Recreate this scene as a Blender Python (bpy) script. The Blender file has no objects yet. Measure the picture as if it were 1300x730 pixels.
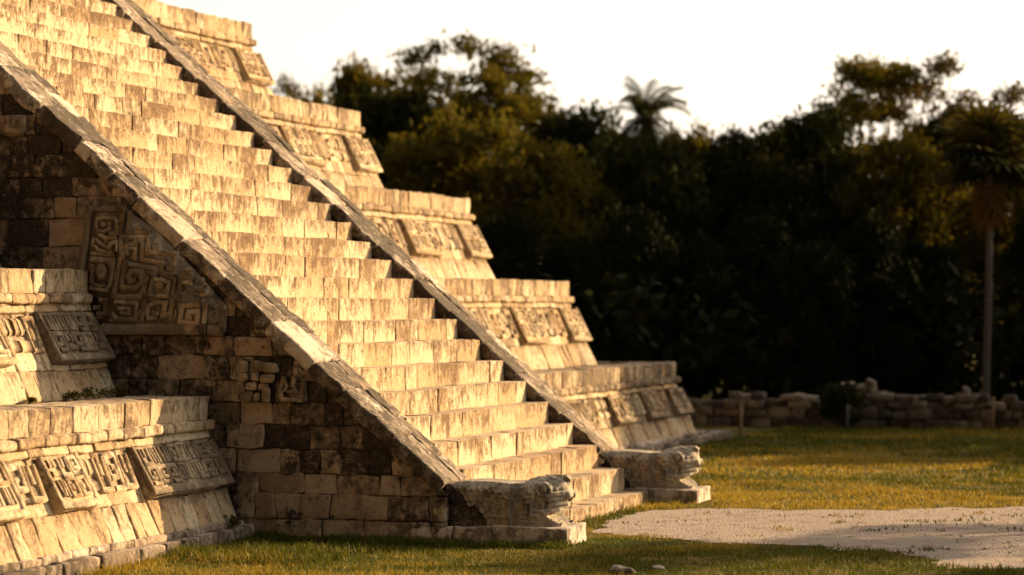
import bpy, math, random
import numpy as np
from mathutils import Vector, Matrix
R = math.radians
random.seed(7)
scn = bpy.context.scene
COL = scn.collection

# ------------------------------------------------------------------ camera
CAM = np.array([9.075, -34.01, 2.725]); YAW = .2575; PITCH = .005; FPX = 4137.0
cd = bpy.data.cameras.new('camera'); cam = bpy.data.objects.new('camera', cd); COL.objects.link(cam)
cam.location = CAM; cam.rotation_euler = (math.pi/2 + PITCH, 0, YAW)
cd.sensor_width = 36; cd.lens = FPX/1300*36; cd.clip_start = .5; cd.clip_end = 2000
cd.dof.use_dof = True; cd.dof.focus_distance = 35.5; cd.dof.aperture_fstop = 1.3; cd.dof.aperture_blades = 0
scn.camera = cam
# ------------------------------------------------------------------ world, sun, exposure
AZ, EL = 51, 15.5
w = bpy.data.worlds.new('World'); scn.world = w; w.use_nodes = True
nt = w.node_tree; bg = nt.nodes['Background']
sky = nt.nodes.new('ShaderNodeTexSky'); sky.sky_type = 'NISHITA'; sky.sun_disc = False
sky.sun_elevation = R(EL); sky.sun_rotation = R(90-AZ); sky.dust_density = 4; sky.air_density = 1.0; sky.ozone_density = .6
tint = nt.nodes.new('ShaderNodeMix'); tint.data_type = 'RGBA'; tint.blend_type = 'MULTIPLY'
tint.inputs[0].default_value = 1; tint.inputs[7].default_value = (.52, .39, .265, 1)
nt.links.new(sky.outputs[0], tint.inputs[6]); 
gtc = nt.nodes.new('ShaderNodeTexCoord'); gd = nt.nodes.new('ShaderNodeVectorMath'); gd.operation = 'DOT_PRODUCT'
gd.inputs[1].default_value = (math.cos(R(EL))*math.cos(R(AZ)), math.cos(R(EL))*math.sin(R(AZ)), math.sin(R(EL)))
nt.links.new(gtc.outputs['Generated'], gd.inputs[0])
gr = nt.nodes.new('ShaderNodeMapRange'); gr.interpolation_type = 'SMOOTHSTEP'; gr.inputs[1].default_value = .12; gr.inputs[2].default_value = .62
gr.inputs[3].default_value = 0; gr.inputs[4].default_value = 9.1
nt.links.new(gd.outputs['Value'], gr.inputs[0])
gm = nt.nodes.new('ShaderNodeVectorMath'); gm.operation = 'SCALE'; gm.inputs[0].default_value = (1, .945, .83)   # thin bright evening veil round the sun
gn = nt.nodes.new('ShaderNodeTexNoise'); gn.inputs['Scale'].default_value = 3.5; gn.inputs['Detail'].default_value = 5
gmp = nt.nodes.new('ShaderNodeMapping'); gmp.inputs['Scale'].default_value = (1, 1, 4); nt.links.new(gtc.outputs['Generated'], gmp.inputs[0]); nt.links.new(gmp.outputs[0], gn.inputs['Vector'])
gq = nt.nodes.new('ShaderNodeMapRange'); gq.inputs[1].default_value = .3; gq.inputs[2].default_value = .7; gq.inputs[3].default_value = .86; gq.inputs[4].default_value = 1.12
nt.links.new(gn.outputs['Fac'], gq.inputs[0]); gx = nt.nodes.new('ShaderNodeMath'); gx.operation = 'MULTIPLY'; nt.links.new(gr.outputs[0], gx.inputs[0]); nt.links.new(gq.outputs[0], gx.inputs[1])
nt.links.new(gx.outputs[0], gm.inputs['Scale'])
ga = nt.nodes.new('ShaderNodeVectorMath'); ga.operation = 'ADD'
nt.links.new(tint.outputs[2], ga.inputs[0]); nt.links.new(gm.outputs[0], ga.inputs[1]); nt.links.new(ga.outputs[0], bg.inputs[0])
bg.inputs[1].default_value = .055
sl = bpy.data.lights.new('sun', 'SUN'); sl.energy = 5.0; sl.angle = R(.6); sl.color = (1, .705, .37)
so = bpy.data.objects.new('sun', sl); COL.objects.link(so)
sd = Vector((math.cos(R(EL))*math.cos(R(AZ)), math.cos(R(EL))*math.sin(R(AZ)), math.sin(R(EL))))
so.rotation_euler = sd.to_track_quat('Z', 'Y').to_euler(); so.location = sd*60
scn.view_settings.view_transform = 'Standard'; scn.view_settings.look = 'None'
scn.view_settings.exposure = 1.3; scn.view_settings.gamma = 1
G = .13                                   # height of the lawn

# ------------------------------------------------------------------ helpers
_F = np.array([-math.sin(YAW)*math.cos(PITCH), math.cos(YAW)*math.cos(PITCH), math.sin(PITCH)])
_R = np.array([math.cos(YAW), math.sin(YAW), 0]); _U = np.cross(_R, _F)
def up(px, py, ax, c):                    # a surveyed point of the photo, found on a known plane of the building
    d = _F + _R*(px-650)/FPX - _U*(py-365)/FPX
    i = 'xyz'.index(ax); return CAM + d*(c-CAM[i])/d[i]

def _h(i, j, k, s):
    n = (i*374761393 + j*668265263 + k*2147483647 + s*974634777) & 0xffffffff
    n = ((n ^ (n >> 13))*1274126177) & 0xffffffff
    return ((n ^ (n >> 16)) & 0xffff)/65535.0
def noise(P, f=1.0, s=0):
    P = np.asarray(P)*f + 100; I = np.floor(P).astype(np.int64); t = P-I; t = t*t*(3-2*t); r = 0
    for a in (0, 1):
        for b in (0, 1):
            for c in (0, 1):
                wt = (t[:, 0] if a else 1-t[:, 0])*(t[:, 1] if b else 1-t[:, 1])*(t[:, 2] if c else 1-t[:, 2])
                r = r + wt*_h(I[:, 0]+a, I[:, 1]+b, I[:, 2]+c, s)
    return r*2-1

class MB:
    def __init__(s): s.v = []; s.f = []; s.c = []; s.n = 0
    def add(s, V, Fs, col=(.5, .3, .5, 1)):
        V = np.asarray(V, float); s.v.append(V)
        s.f += [tuple(int(i)+s.n for i in f) for f in Fs]
        c = np.asarray(col, float)
        if c.ndim == 1: c = np.tile(c, (len(V), 1))
        s.c.append(c); s.n += len(V)
    def mesh(s, name, smooth=True):
        me = bpy.data.meshes.new(name); V = np.concatenate(s.v)
        me.from_pydata(V.tolist(), [], s.f)
        at = me.color_attributes.new('tone', 'FLOAT_COLOR', 'POINT')
        at.data.foreach_set('color', np.concatenate(s.c).astype(np.float32).ravel())
        if smooth: me.polygons.foreach_set('use_smooth', [True]*len(me.polygons))
        me.update(); return me
    def build(s, name, mat, parent=None, smooth=True, thing=None):
        return link(name, s.mesh(name, smooth), mat, parent)
def link(name, me, mat, parent=None):
    if mat: me.materials.append(mat)
    o = bpy.data.objects.new(name, me); COL.objects.link(o)
    if parent is not None:
        o.parent = parent
        if parent.type == 'EMPTY': o.matrix_parent_inverse = Matrix.Translation(parent.location).inverted()
    return o
def tag(o, label=None, cat=None, group=None, kind=None):
    if label: o['label'] = label
    if cat: o['category'] = cat
    if group: o['group'] = group
    if kind: o['kind'] = kind
    return o
def empty(name, loc, label, cat, group=None):
    o = bpy.data.objects.new(name, None); COL.objects.link(o); o.location = loc; o.empty_display_size = .2
    return tag(o, label, cat, group)

_gc = {}
def grid1(h, rad, res):
    n = max(1, int(round((2*h-2*rad)/res)))
    return np.concatenate([[-h], np.linspace(-h+rad, h-rad, n+1), [h]])
def rblock(mb, mp, lo, hi, rad=.02, res=.08, amp=.008, tone=None, skip=(), jit=.01, seed=None):
    """a weathered stone: rounded box between lo and hi in (u,v,w); mp maps (N,3) uvw -> world"""
    lo = np.array(lo, float); hi = np.array(hi, float); h = (hi-lo)/2; c = (hi+lo)/2
    rad = min(rad, h.min()*.6)
    g = [grid1(h[i], rad, res) for i in range(3)]
    Vs = []; Fs = []; n0 = 0
    for ax in range(3):
        a, b = [(1, 2), (2, 0), (0, 1)][ax]
        for sg in (-1, 1):
            if (ax, sg) in skip: continue
            A, B = np.meshgrid(g[a], g[b], indexing='ij'); P = np.zeros(A.shape+(3,))
            P[..., a] = A; P[..., b] = B; P[..., ax] = sg*h[ax]
            na, nb = A.shape; P = P.reshape(-1, 3)
            idx = np.arange(na*nb).reshape(na, nb)+n0
            q = np.stack([idx[:-1, :-1], idx[1:, :-1], idx[1:, 1:], idx[:-1, 1:]], -1).reshape(-1, 4)
            if sg < 0: q = q[:, ::-1]
            Vs.append(P); Fs.append(q); n0 += na*nb
    P = np.concatenate(Vs); q = np.concatenate(Fs)
    inner = np.clip(P, -(h-rad), h-rad); d = P-inner; L = np.linalg.norm(d, axis=1, keepdims=True); L[L == 0] = 1
    sgn = inner + d/L*rad*np.minimum(1, np.abs(d).max(axis=1, keepdims=True)/rad)
    off = np.array([random.uniform(-jit, jit)*.4, random.uniform(-jit, jit)*.4, random.uniform(-jit, jit)])
    tilt = np.array([random.uniform(-jit, jit), random.uniform(-jit, jit)])
    Q = sgn + c + off
    Q[:, 2] += (P[:, 0]/h[0])*tilt[0]*.6 + (P[:, 1]/h[1])*tilt[1]*.6
    Wp = mp(Q)
    s0 = random.randrange(1000) if seed is None else seed
    N = np.stack([noise(Wp, 7, s0+i)*.6 + noise(Wp, 17, s0+9+i)*.4 for i in range(3)], 1)
    Wp = Wp + np.stack([noise(Wp, 1.1, 700+i) for i in range(3)], 1)*np.array([.010, .004, .012])+np.stack([noise(Wp, 3.1, 710+i) for i in range(3)], 1)*np.array([.006, .002, .004])
    edge = (np.abs(P) > (h-rad-1e-6)).sum(axis=1)
    Wp = Wp + N*amp*(1+1.3*(edge >= 2))[:, None]
    if tone is None: tone = (random.random(), random.random())
    col = np.zeros((len(P), 4)); col[:, 0] = tone[0]; col[:, 1] = tone[1]; col[:, 2] = (P[:, 1]/h[1]+1)/2; col[:, 3] = 1
    # weld duplicate verts so shading is continuous
    key = np.round(P*1e4).astype(np.int64); _, fi, inv = np.unique(key, axis=0, return_index=True, return_inverse=True)
    inv = inv.reshape(-1)
    # average noise-free duplicates: identical positions give identical noise
    mb.add(Wp[fi], inv[q], col[fi])

def frame(o, e1, e2, e3):
    o = np.array(o, float); M = np.array([e1, e2, e3], float)
    return lambda Q: o + Q @ M
def ridge(mb, mp, pts, wd=.05, h=.04, tone=(.5, .3), base=0.0, closed=False):
    """a carved raised band following a polyline (u,v), on surface mp"""
    p = np.array(pts, float)
    if closed: p = np.vstack([p, p[:1]])
    n = len(p); d = np.diff(p, axis=0); L = np.linalg.norm(d, axis=1, keepdims=True); d = d/np.maximum(L, 1e-9)
    nrm = np.stack([-d[:, 1], d[:, 0]], 1)
    sec = [(-.5, -.3), (-.48, .55), (-.3, 1), (.3, 1), (.48, .55), (.5, -.3)]
    V = []
    for i in range(n):
        if i == 0: m = nrm[-1]+nrm[0] if closed else nrm[0]
        elif i == n-1: m = nrm[-1]+nrm[0] if closed else nrm[-1]
        else: m = nrm[i-1]+nrm[i]
        ref = nrm[min(i, n-2)]; m = m/max(np.linalg.norm(m), 1e-6); m = m/max(.45, abs(m@ref))
        for a, b in sec: V.append([p[i, 0]+m[0]*a*wd, p[i, 1]+m[1]*a*wd, base+b*h])
    Fs = [(i*6+j, (i+1)*6+j, (i+1)*6+j+1, i*6+j+1) for i in range(n-1) for j in range(5)]
    if not closed: Fs += [(5, 4, 3, 2, 1, 0), tuple((n-1)*6+j for j in range(6))]
    W = mp(np.array(V)); W = W + np.stack([noise(W, 14, i) for i in range(3)], 1)*.006
    mb.add(W, Fs, (tone[0], tone[1], .6, 1))
def boss(mb, mp, u, v, ru, rv, h, tone=(.5, .3), n=12):
    V = []; Fs = []
    for k, (r, z) in enumerate([(1, -.2), (.97, .45), (.75, .85), (.4, 1.0)]):
        for i in range(n):
            a = 2*math.pi*i/n; V.append([u+ru*r*math.cos(a), v+rv*r*math.sin(a), h*z])
    V.append([u, v, h*1.03])
    for k in range(3):
        for i in range(n): Fs.append((k*n+i, k*n+(i+1) % n, (k+1)*n+(i+1) % n, (k+1)*n+i))
    for i in range(n): Fs.append((3*n+i, 3*n+(i+1) % n, 4*n))
    mb.add(mp(np.array(V)), Fs, (tone[0], tone[1], .6, 1))
def box(mb, lo, hi, tone=(.5, .5)):
    lo = np.array(lo, float); hi = np.array(hi, float)
    V = [[(lo, hi)[i][0], (lo, hi)[j][1], (lo, hi)[k][2]] for i in (0, 1) for j in (0, 1) for k in (0, 1)]
    mb.add(V, [(0, 1, 3, 2), (4, 6, 7, 5), (0, 4, 5, 1), (2, 3, 7, 6), (0, 2, 6, 4), (1, 5, 7, 3)], (tone[0], tone[1], .5, 1))
def prism(mb, poly, y0, y1, tone=(.5, .5)):            # poly in (x,z), counter-clockwise seen from -y
    n = len(poly); V = [(x, y0, z) for x, z in poly]+[(x, y1, z) for x, z in poly]
    Fs = [tuple(range(n)), tuple(range(2*n-1, n-1, -1))]+[(i, i+n, (i+1) % n+n, (i+1) % n) for i in range(n)]
    mb.add(V, Fs, (tone[0], tone[1], .5, 1))
def tube(mb, path, radii, n=7, tone=(.5, .5)):
    path = [Vector(p) for p in path]; V = []; Fs = []
    for i, p in enumerate(path):
        d = (path[min(i+1, len(path)-1)]-path[max(i-1, 0)]).normalized()
        a = d.cross(Vector((0, 0, 1))) if abs(d.z) < .95 else d.cross(Vector((1, 0, 0)))
        a.normalize(); b = d.cross(a)
        for k in range(n):
            t = 2*math.pi*k/n; V.append(tuple(p+(a*math.cos(t)+b*math.sin(t))*radii[i]))
    for i in range(len(path)-1):
        for k in range(n): Fs.append((i*n+k, i*n+(k+1) % n, (i+1)*n+(k+1) % n, (i+1)*n+k))
    Fs.append(tuple(range(n-1, -1, -1))); Fs.append(tuple((len(path)-1)*n+k for k in range(n)))
    mb.add(V, Fs, (tone[0], tone[1], .5, 1))

# ------------------------------------------------------------------ materials
class NT:
    def __init__(s, name):
        s.m = bpy.data.materials.new(name); s.m.use_nodes = True; s.t = s.m.node_tree; s.b = s.t.nodes['Principled BSDF']
        s.tc = s.t.nodes.new('ShaderNodeTexCoord').outputs['Object']
    def n(s, typ, **k):
        x = s.t.nodes.new(typ)
        for a, b in k.items(): setattr(x, a, b)
        return x
    def l(s, a, b): s.t.links.new(a, b)
    def mapping(s, sc, src=None):
        m = s.n('ShaderNodeMapping'); m.inputs['Scale'].default_value = sc; s.l(src or s.tc, m.inputs[0]); return m.outputs[0]
    def noise(s, sc, det=4, rough=.6, vec=None, dist=0):
        x = s.n('ShaderNodeTexNoise'); x.inputs['Scale'].default_value = sc; x.inputs['Detail'].default_value = det
        x.inputs['Roughness'].default_value = rough; x.inputs['Distortion'].default_value = dist
        s.l(vec or s.tc, x.inputs['Vector']); return x.outputs['Fac']
    def math(s, op, a, b=None, c=None, clamp=False):
        x = s.n('ShaderNodeMath', operation=op, use_clamp=clamp)
        for i, v in enumerate((a, b, c)):
            if v is None: continue
            if isinstance(v, (int, float)): x.inputs[i].default_value = v
            else: s.l(v, x.inputs[i])
        return x.outputs[0]
    def ramp(s, v, lo, hi):
        x = s.n('ShaderNodeMapRange', interpolation_type='SMOOTHSTEP'); s.l(v, x.inputs[0])
        for i, q in ((1, lo), (2, hi)):
            if isinstance(q, (int, float)): x.inputs[i].default_value = q
            else: s.l(q, x.inputs[i])
        return x.outputs[0]
    def mix(s, f, a, b, mode='MIX'):
        x = s.n('ShaderNodeMix', data_type='RGBA', blend_type=mode)
        for i, v in ((0, f), (6, a), (7, b)):
            if isinstance(v, (int, float)): x.inputs[i].default_value = v
            elif isinstance(v, tuple): x.inputs[i].default_value = v+(1,) if len(v) == 3 else v
            else: s.l(v, x.inputs[i])
        return x.outputs[2]
    def bump(s, h, st, dist, prev=None):
        x = s.n('ShaderNodeBump'); x.inputs['Strength'].default_value = st; x.inputs['Distance'].default_value = dist
        s.l(h, x.inputs['Height'])
        if prev: s.l(prev, x.inputs['Normal'])
        return x.outputs[0]
def stone(name, pale=(.50, .42, .30), warm=(.40, .28, .155), dark=(.040, .034, .028), grey=(.17, .15, .125), lich=.0, streak=.5, blotch=0.0, fine=1.0, rosy=0.0, vary=.5, gconst=None, speck=.7):
    s = NT(name); at = s.n('ShaderNodeAttribute', attribute_name='tone'); sep = s.n('ShaderNodeSeparateColor'); s.l(at.outputs['Color'], sep.inputs[0])
    t, g, v = sep.outputs[0], sep.outputs[1], sep.outputs[2]
    if gconst is not None: g = s.math('ADD', g, gconst)
    n1 = s.noise(2.3, 6, .65); n2 = s.noise(9, 5, .65); n3 = s.noise(34, 4, .7)
    base = s.mix(s.ramp(s.math('ADD', s.math('MULTIPLY', t, vary), s.math('MULTIPLY', n2, .7)), .30+vary*.1, .72+vary*.45), pale, warm)
    base = s.mix(s.math('MULTIPLY', s.ramp(n3, .45, .75), .35), base, (pale[0]*1.15, pale[1]*1.12, pale[2]*1.05))
    if rosy: base = s.mix(s.math('MULTIPLY', s.ramp(s.noise(1.7, 3), .5, .7), rosy), base, (.36, .22, .16))
    # grey-brown weathering that runs across the joints, then streaks, then black mould
    w1 = s.noise(1.7, 7, .70, dist=.3); w2 = s.noise(7.0, 7, .78, s.mapping((1.0, 1.0, .6)))
    wv = s.math('ADD', s.math('ADD', s.math('MULTIPLY', w1, .5), s.math('MULTIPLY', w2, .5)), s.math('MULTIPLY', s.math('SUBTRACT', g, .4), .22))
    gm = s.ramp(wv, .515-lich*.25, .60-lich*.25)
    base = s.mix(s.math('MULTIPLY', gm, .78), base, grey)
    st = s.noise(1, 7, .78, s.mapping((12, 12, 9)), .3)
    e = s.math('ADD', s.math('MULTIPLY', v, .12), s.math('MULTIPLY', st, .50)); e = s.math('ADD', e, s.math('MULTIPLY', w2, .45))
    sm = s.ramp(s.math('ADD', e, s.math('MULTIPLY', s.math('ADD', s.math('MULTIPLY', g, .07), s.math('MULTIPLY', w1, .22)), 1.0)), .63, .76)
    geo = s.n('ShaderNodeNewGeometry'); sxyz = s.n('ShaderNodeSeparateXYZ'); s.l(geo.outputs['Normal'], sxyz.inputs[0]); upf = s.ramp(sxyz.outputs[2], .72, .95)
    sm = s.math('MULTIPLY', sm, s.math('SUBTRACT', 1.0, s.math('MULTIPLY', upf, .8)))
    base = s.mix(s.math('MULTIPLY', upf, .35), base, (pale[0]*.95, pale[1]*.93, pale[2]*1.05))   # foot-worn, cleaner treads
    base = s.mix(s.math('MULTIPLY', sm, streak), base, (.145, .088, .048))
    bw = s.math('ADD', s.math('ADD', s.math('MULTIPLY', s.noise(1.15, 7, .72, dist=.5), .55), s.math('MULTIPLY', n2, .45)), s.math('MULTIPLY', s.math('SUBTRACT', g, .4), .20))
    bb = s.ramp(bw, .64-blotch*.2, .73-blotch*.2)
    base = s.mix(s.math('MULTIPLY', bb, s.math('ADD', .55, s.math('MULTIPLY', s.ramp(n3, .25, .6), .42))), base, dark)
    spk = s.math('MULTIPLY', s.ramp(s.noise(19, 8, .85), .50, .60), s.ramp(s.math('ADD', s.math('ADD', w1, s.math('MULTIPLY', v, .12)), s.math('MULTIPLY', s.math('SUBTRACT', g, .4), .2)), .40, .62))
    base = s.mix(s.math('MULTIPLY', spk, speck), base, (.12, .07, .035))
    # small pits
    vo = s.n('ShaderNodeTexVoronoi'); vo.inputs['Scale'].default_value = 26; s.l(s.tc, vo.inputs['Vector'])
    pit = s.ramp(s.math('ADD', vo.outputs['Distance'], s.math('MULTIPLY', n2, .35)), .36, .22)
    vo2 = s.n('ShaderNodeTexVoronoi'); vo2.inputs['Scale'].default_value = 9; s.l(s.tc, vo2.inputs['Vector'])
    pit2 = s.math('MULTIPLY', s.ramp(s.math('ADD', vo2.outputs['Distance'], s.math('MULTIPLY', n3, .4)), .40, .27), s.ramp(w2, .45, .6))
    base = s.mix(s.math('MULTIPLY', pit, .5*fine), base, (.10, .06, .035))
    base = s.mix(s.math('MULTIPLY', pit2, .55*fine), base, (.09, .055, .03))
    s.l(base, s.b.inputs['Base Color']); s.b.inputs['Roughness'].default_value = .92; s.b.inputs['Specular IOR Level'].default_value = .15
    hgt = s.math('SUBTRACT', s.math('ADD', s.math('MULTIPLY', n2, .8), s.math('MULTIPLY', n3, .45)), s.math('MULTIPLY', s.math('ADD', pit, s.math('MULTIPLY', pit2, 1.6)), .35))
    s.l(s.bump(hgt, .9*fine, .03), s.b.inputs['Normal']); return s.m
M = {}
M['step'] = stone('step_limestone', pale=(.57, .46, .315), warm=(.40, .255, .13), dark=(.10, .07, .045), lich=.24, streak=.95, grey=(.20, .13, .075), vary=.4, blotch=.40, speck=.85)
M['wall'] = stone('side_wall_limestone', pale=(.50, .38, .275), warm=(.32, .21, .135), dark=(.024, .020, .017), grey=(.12, .098, .078), lich=.22, streak=.3, rosy=.5, blotch=.82, vary=.5)
M['cap'] = stone('cap_limestone', pale=(.62, .52, .43), warm=(.36, .265, .19), dark=(.05, .04, .03), lich=.34, streak=.1, grey=(.13, .098, .072), blotch=.78, vary=.8)
M['carve'] = stone('carved_limestone', pale=(.37, .30, .215), warm=(.27, .20, .13), dark=(.035, .03, .024), grey=(.13, .11, .09), lich=.30, streak=.2, fine=.7, blotch=.42)
M['tier'] = stone('terrace_limestone', pale=(.56, .455, .315), warm=(.42, .285, .16), dark=(.09, .07, .05), lich=.16, streak=.75, grey=(.20, .14, .09), blotch=.45, vary=.6)
M['carvewall'] = stone('carved_wall_limestone', pale=(.46, .35, .24), warm=(.34, .25, .16), dark=(.045, .036, .028), grey=(.15, .12, .09), lich=.22, streak=.15, fine=.7, blotch=.30)
M['ruin'] = stone('rubble_limestone', pale=(.32, .26, .20), warm=(.20, .14, .10), lich=.35, streak=.1, rosy=.3, blotch=.7)
M['core'] = stone('core_rubble', pale=(.16, .13, .10), warm=(.12, .09, .06), lich=.3, streak=.2)

# ------------------------------------------------------------------ the pyramid
T_, RR, W_, BW, R1 = .3114, .27, 6.506, .934, .30
YI, YO, YF = BW, BW+W_, 2*BW+W_           # stairs between y=YI and y=YO
def sx(i):
    j = min(i, 28); x = -(j-1)*T_*(1-.070*(j-14)/10)
    return x-(i-j)*.255
def sz(i):
    if i <= 0: return -.2
    j = min(i, 28); z = R1+(j-1)*RR*(1-.0593*(j-14)/10)
    return z+(i-j)*.225
NST = 36
SL = .8866
def zb(x, h=.245): return h-SL*x
pyr = empty('stepped_pyramid', (-6, 4.2, G), 'golden limestone step pyramid with a steep central stairway and carved sloping terraces', 'pyramid')

mb = MB()
poly = [(-22, -.1), (-.35, -.1)]+[(sx(i)-.16, sz(i)-.13) for i in range(1, NST+1)]+[(-22, sz(NST)-.13)]
prism(mb, [(-22, -.1), (-.35, -.1), (-.35, .1), (sx(NST)-.3, sz(NST)-.3), (-22, sz(NST)-.3)], YI-.02, YO+.02)
stair = mb.build('staircase', M['core'], pyr, smooth=False)
for i in range(1, NST+1):
    mb = MB(); y = YI-.05; near = i < 22
    fr = frame((0, 0, 0), (0, 1, 0), (0, 0, 1), (1, 0, 0))
    yend = YO+.02 if i > 1 else YO+.0
    sag = random.uniform(-.006, .006)
    while y < yend-.1:
        wd = random.choice([.36, .5, .65, .8, 1.0, 1.25])*random.uniform(.9, 1.1)
        if yend-(y+wd) < .22: wd = yend-y
        z1 = sz(i)+sag+random.uniform(-.003, .003)
        g = random.random()**1.5
        rblock(mb, fr, (y+.0004, sz(i-1)-.03, sx(i)-(T_+.12)), (y+wd-.0004, z1, sx(i)+random.uniform(-.008, .006)),
               rad=.008, res=.055 if near else .09, amp=.0045, tone=(random.random(), g*.55), skip=((2, -1), (1, -1)), jit=.002)
        y += wd
    mb.build('step', M['step'], stair)

def side_wall(yface, sgn, h, x0, xend, name_parent, dens=1.0, darkf=None):
    """coursed block facing on the plane y=yface, under the sloping cap"""
    mb = MB(); fr = frame((0, yface, 0), (1, 0, 0), (0, 0, 1), (0, -1, 0))
    z = .14; k = 0
    hs = [.215, .28, .22, .27, .27, .25]
    while z < 10.2:
        hh = hs[k] if k < len(hs) else random.choice([.22, .27, .31, .24])
        x = x0+random.uniform(0, .2)
        xmax = min(xend, (h-z)/SL+.35)
        if k == 1: xmax = xend-.12
        while x < xmax-.05:
            wd = random.choice([.24, .3, .36, .42, .5, .34])*(1.5 if k == 0 else 1)*random.uniform(.9, 1.1)*dens
            if z+hh > h-SL*x-.02: pass
            x1 = min(x+wd, xend)
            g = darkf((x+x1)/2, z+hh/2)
            top = z+hh-.002
            if random.random() < .12 and k > 2 and hh > .26:    # two thin stones instead of one
                m = z+hh*random.uniform(.4, .6)
                rblock(mb, fr, (x+.002, z+.002, -.2), (x1-.002, m-.003, random.uniform(-.012, .012)), rad=.013, res=.07, amp=.01, tone=(random.random(), g), skip=((2, -1),), jit=.006)
                rblock(mb, fr, (x+.002, m+.003, -.2), (x1-.002, top, random.uniform(-.012, .012)), rad=.013, res=.07, amp=.01, tone=(random.random(), g*.8), skip=((2, -1),), jit=.006)
            else:
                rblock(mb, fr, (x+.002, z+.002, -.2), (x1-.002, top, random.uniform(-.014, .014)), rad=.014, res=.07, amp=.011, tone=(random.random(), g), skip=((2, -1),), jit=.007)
            x = x1
        z += hh; k += 1
    me = mb.mesh('side_wall')
    import bmesh
    bm = bmesh.new(); bm.from_mesh(me)
    n = Vector((SL, 0, 1)).normalized()
    bmesh.ops.bisect_plane(bm, geom=bm.verts[:]+bm.edges[:]+bm.faces[:], plane_co=(0, 0, h-.12), plane_no=n, clear_outer=True)
    bm.to_mesh(me); bm.free()
    me.materials.append(M['wall']); o = link('side_wall', me, None, name_parent); return o
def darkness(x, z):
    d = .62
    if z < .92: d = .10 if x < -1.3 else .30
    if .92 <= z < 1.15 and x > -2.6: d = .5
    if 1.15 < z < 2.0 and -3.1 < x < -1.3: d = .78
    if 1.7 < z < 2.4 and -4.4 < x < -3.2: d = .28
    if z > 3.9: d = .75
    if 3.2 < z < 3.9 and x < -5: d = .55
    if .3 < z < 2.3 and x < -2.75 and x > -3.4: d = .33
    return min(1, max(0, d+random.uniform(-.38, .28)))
def balustrade(y0, near):
    h = .245 if near else .265; xe = -.62
    mb = MB(); xt = sx(NST)-.4
    prism(mb, [(xt, -.1), (xe-.12, -.1), (xe-.12, zb(xe-.12, h)-.16), (xt, zb(xt, h)-.16)], y0+.06, y0+BW-.03)
    b = mb.build('balustrade', M['core'], pyr, smooth=False)
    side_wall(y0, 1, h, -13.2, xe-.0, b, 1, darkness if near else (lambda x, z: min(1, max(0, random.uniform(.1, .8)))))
    # sloping cap stones
    mb = MB(); L = math.hypot(1, SL); e1 = (1/L, 0, -SL/L); e3 = (SL/L, 0, 1/L)
    fr = frame((xe, y0, zb(xe, h)), e1, (0, 1, 0), e3)
    Ltot = 16.0
    for (v0, v1, step, w0) in ((-.035, .60, (.38, .85), .0), (.606, BW+.02, (.35, .75), -.004)):
        u = 0.0
        while u < Ltot:
            l = random.uniform(*step)
            if u+l > Ltot-.2: l = Ltot-u
            dv = random.uniform(-.016, .010)
            rblock(mb, fr, (-u-l+.004, v0+dv, -.155), (-u-.004, v1+(dv if v1 > .7 else 0), w0+random.uniform(-.016, .010)), rad=.020, res=.07, amp=.012,
                   tone=(random.random(), random.choice([.15, .4, .6, .75, .5])), jit=.006)
            u += l
    mb.build('cap', M['cap'], b)
    return b
bal_near = balustrade(0.0, True); bal_far = balustrade(YO, False)

# terraces --------------------------------------------------------------
BAT = .42
XK = [-3.34-1.42*k for k in range(7)]
ZK = [1.64, 3.12, 4.57, 6.01, 7.40, 8.75, 10.0]
YC = [25.05, 22.6, 21.0, 19.1, 17.6, 16.1, 14.6]
def glyphs(mb, mp, u0, u1, v0, v1, rng, h=.045, cell=.24, tone=.5):
    """a field of carved Maya-like motifs"""
    nu = max(1, int(round((u1-u0)/cell))); nv = max(1, int(round((v1-v0)/cell)))
    du = (u1-u0)/nu; dv = (v1-v0)/nv
    for i in range(nu):
        for j in range(nv):
            a, b = u0+i*du, v0+j*dv; k = rng.random(); wd = min(du, dv)*.22; g = min(1, max(0, tone+rng.uniform(-.2, .25))); tn = (rng.random(), g)
            m = .10
            P = lambda *q: [(a+du*x, b+dv*y) for x, y in q]
            if k < .25:
                q = P((m, m), (1-m, m), (1-m, 1-m), (m, 1-m), (m, .38), (.62, .38), (.62, .62), (.4, .62))
                if rng.random() < .5: q = [(2*a+du-x, y) for x, y in q]
                ridge(mb, mp, q, wd, h, tn)
            elif k < .45:
                ridge(mb, mp, P((m, 1-m), (m, m), (1-m, m), (1-m, 1-m)), wd, h, tn); ridge(mb, mp, P((.5, 1-m), (.5, .45)), wd*1.2, h*.9, tn)
            elif k < .62:
                ridge(mb, mp, P((m, m), (1-m, m), (1-m, 1-m), (m, 1-m)), wd*.9, h, tn, closed=True); boss(mb, mp, a+du/2, b+dv/2, du*.2, dv*.2, h*.9, tn)
            elif k < .8:
                for q in (.2, .5, .8): ridge(mb, mp, P((q, m), (q+rng.uniform(-.08, .08), 1-m)), wd*1.1, h*rng.uniform(.7, 1.1), tn)
            else:
                ridge(mb, mp, P((m, .22), (1-m, .22)), dv*.3, h, tn); ridge(mb, mp, P((m, .7), (.45, .7)), dv*.42, h, tn); ridge(mb, mp, P((.6, .7), (1-m, .7)), dv*.42, h*.8, tn)

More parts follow.
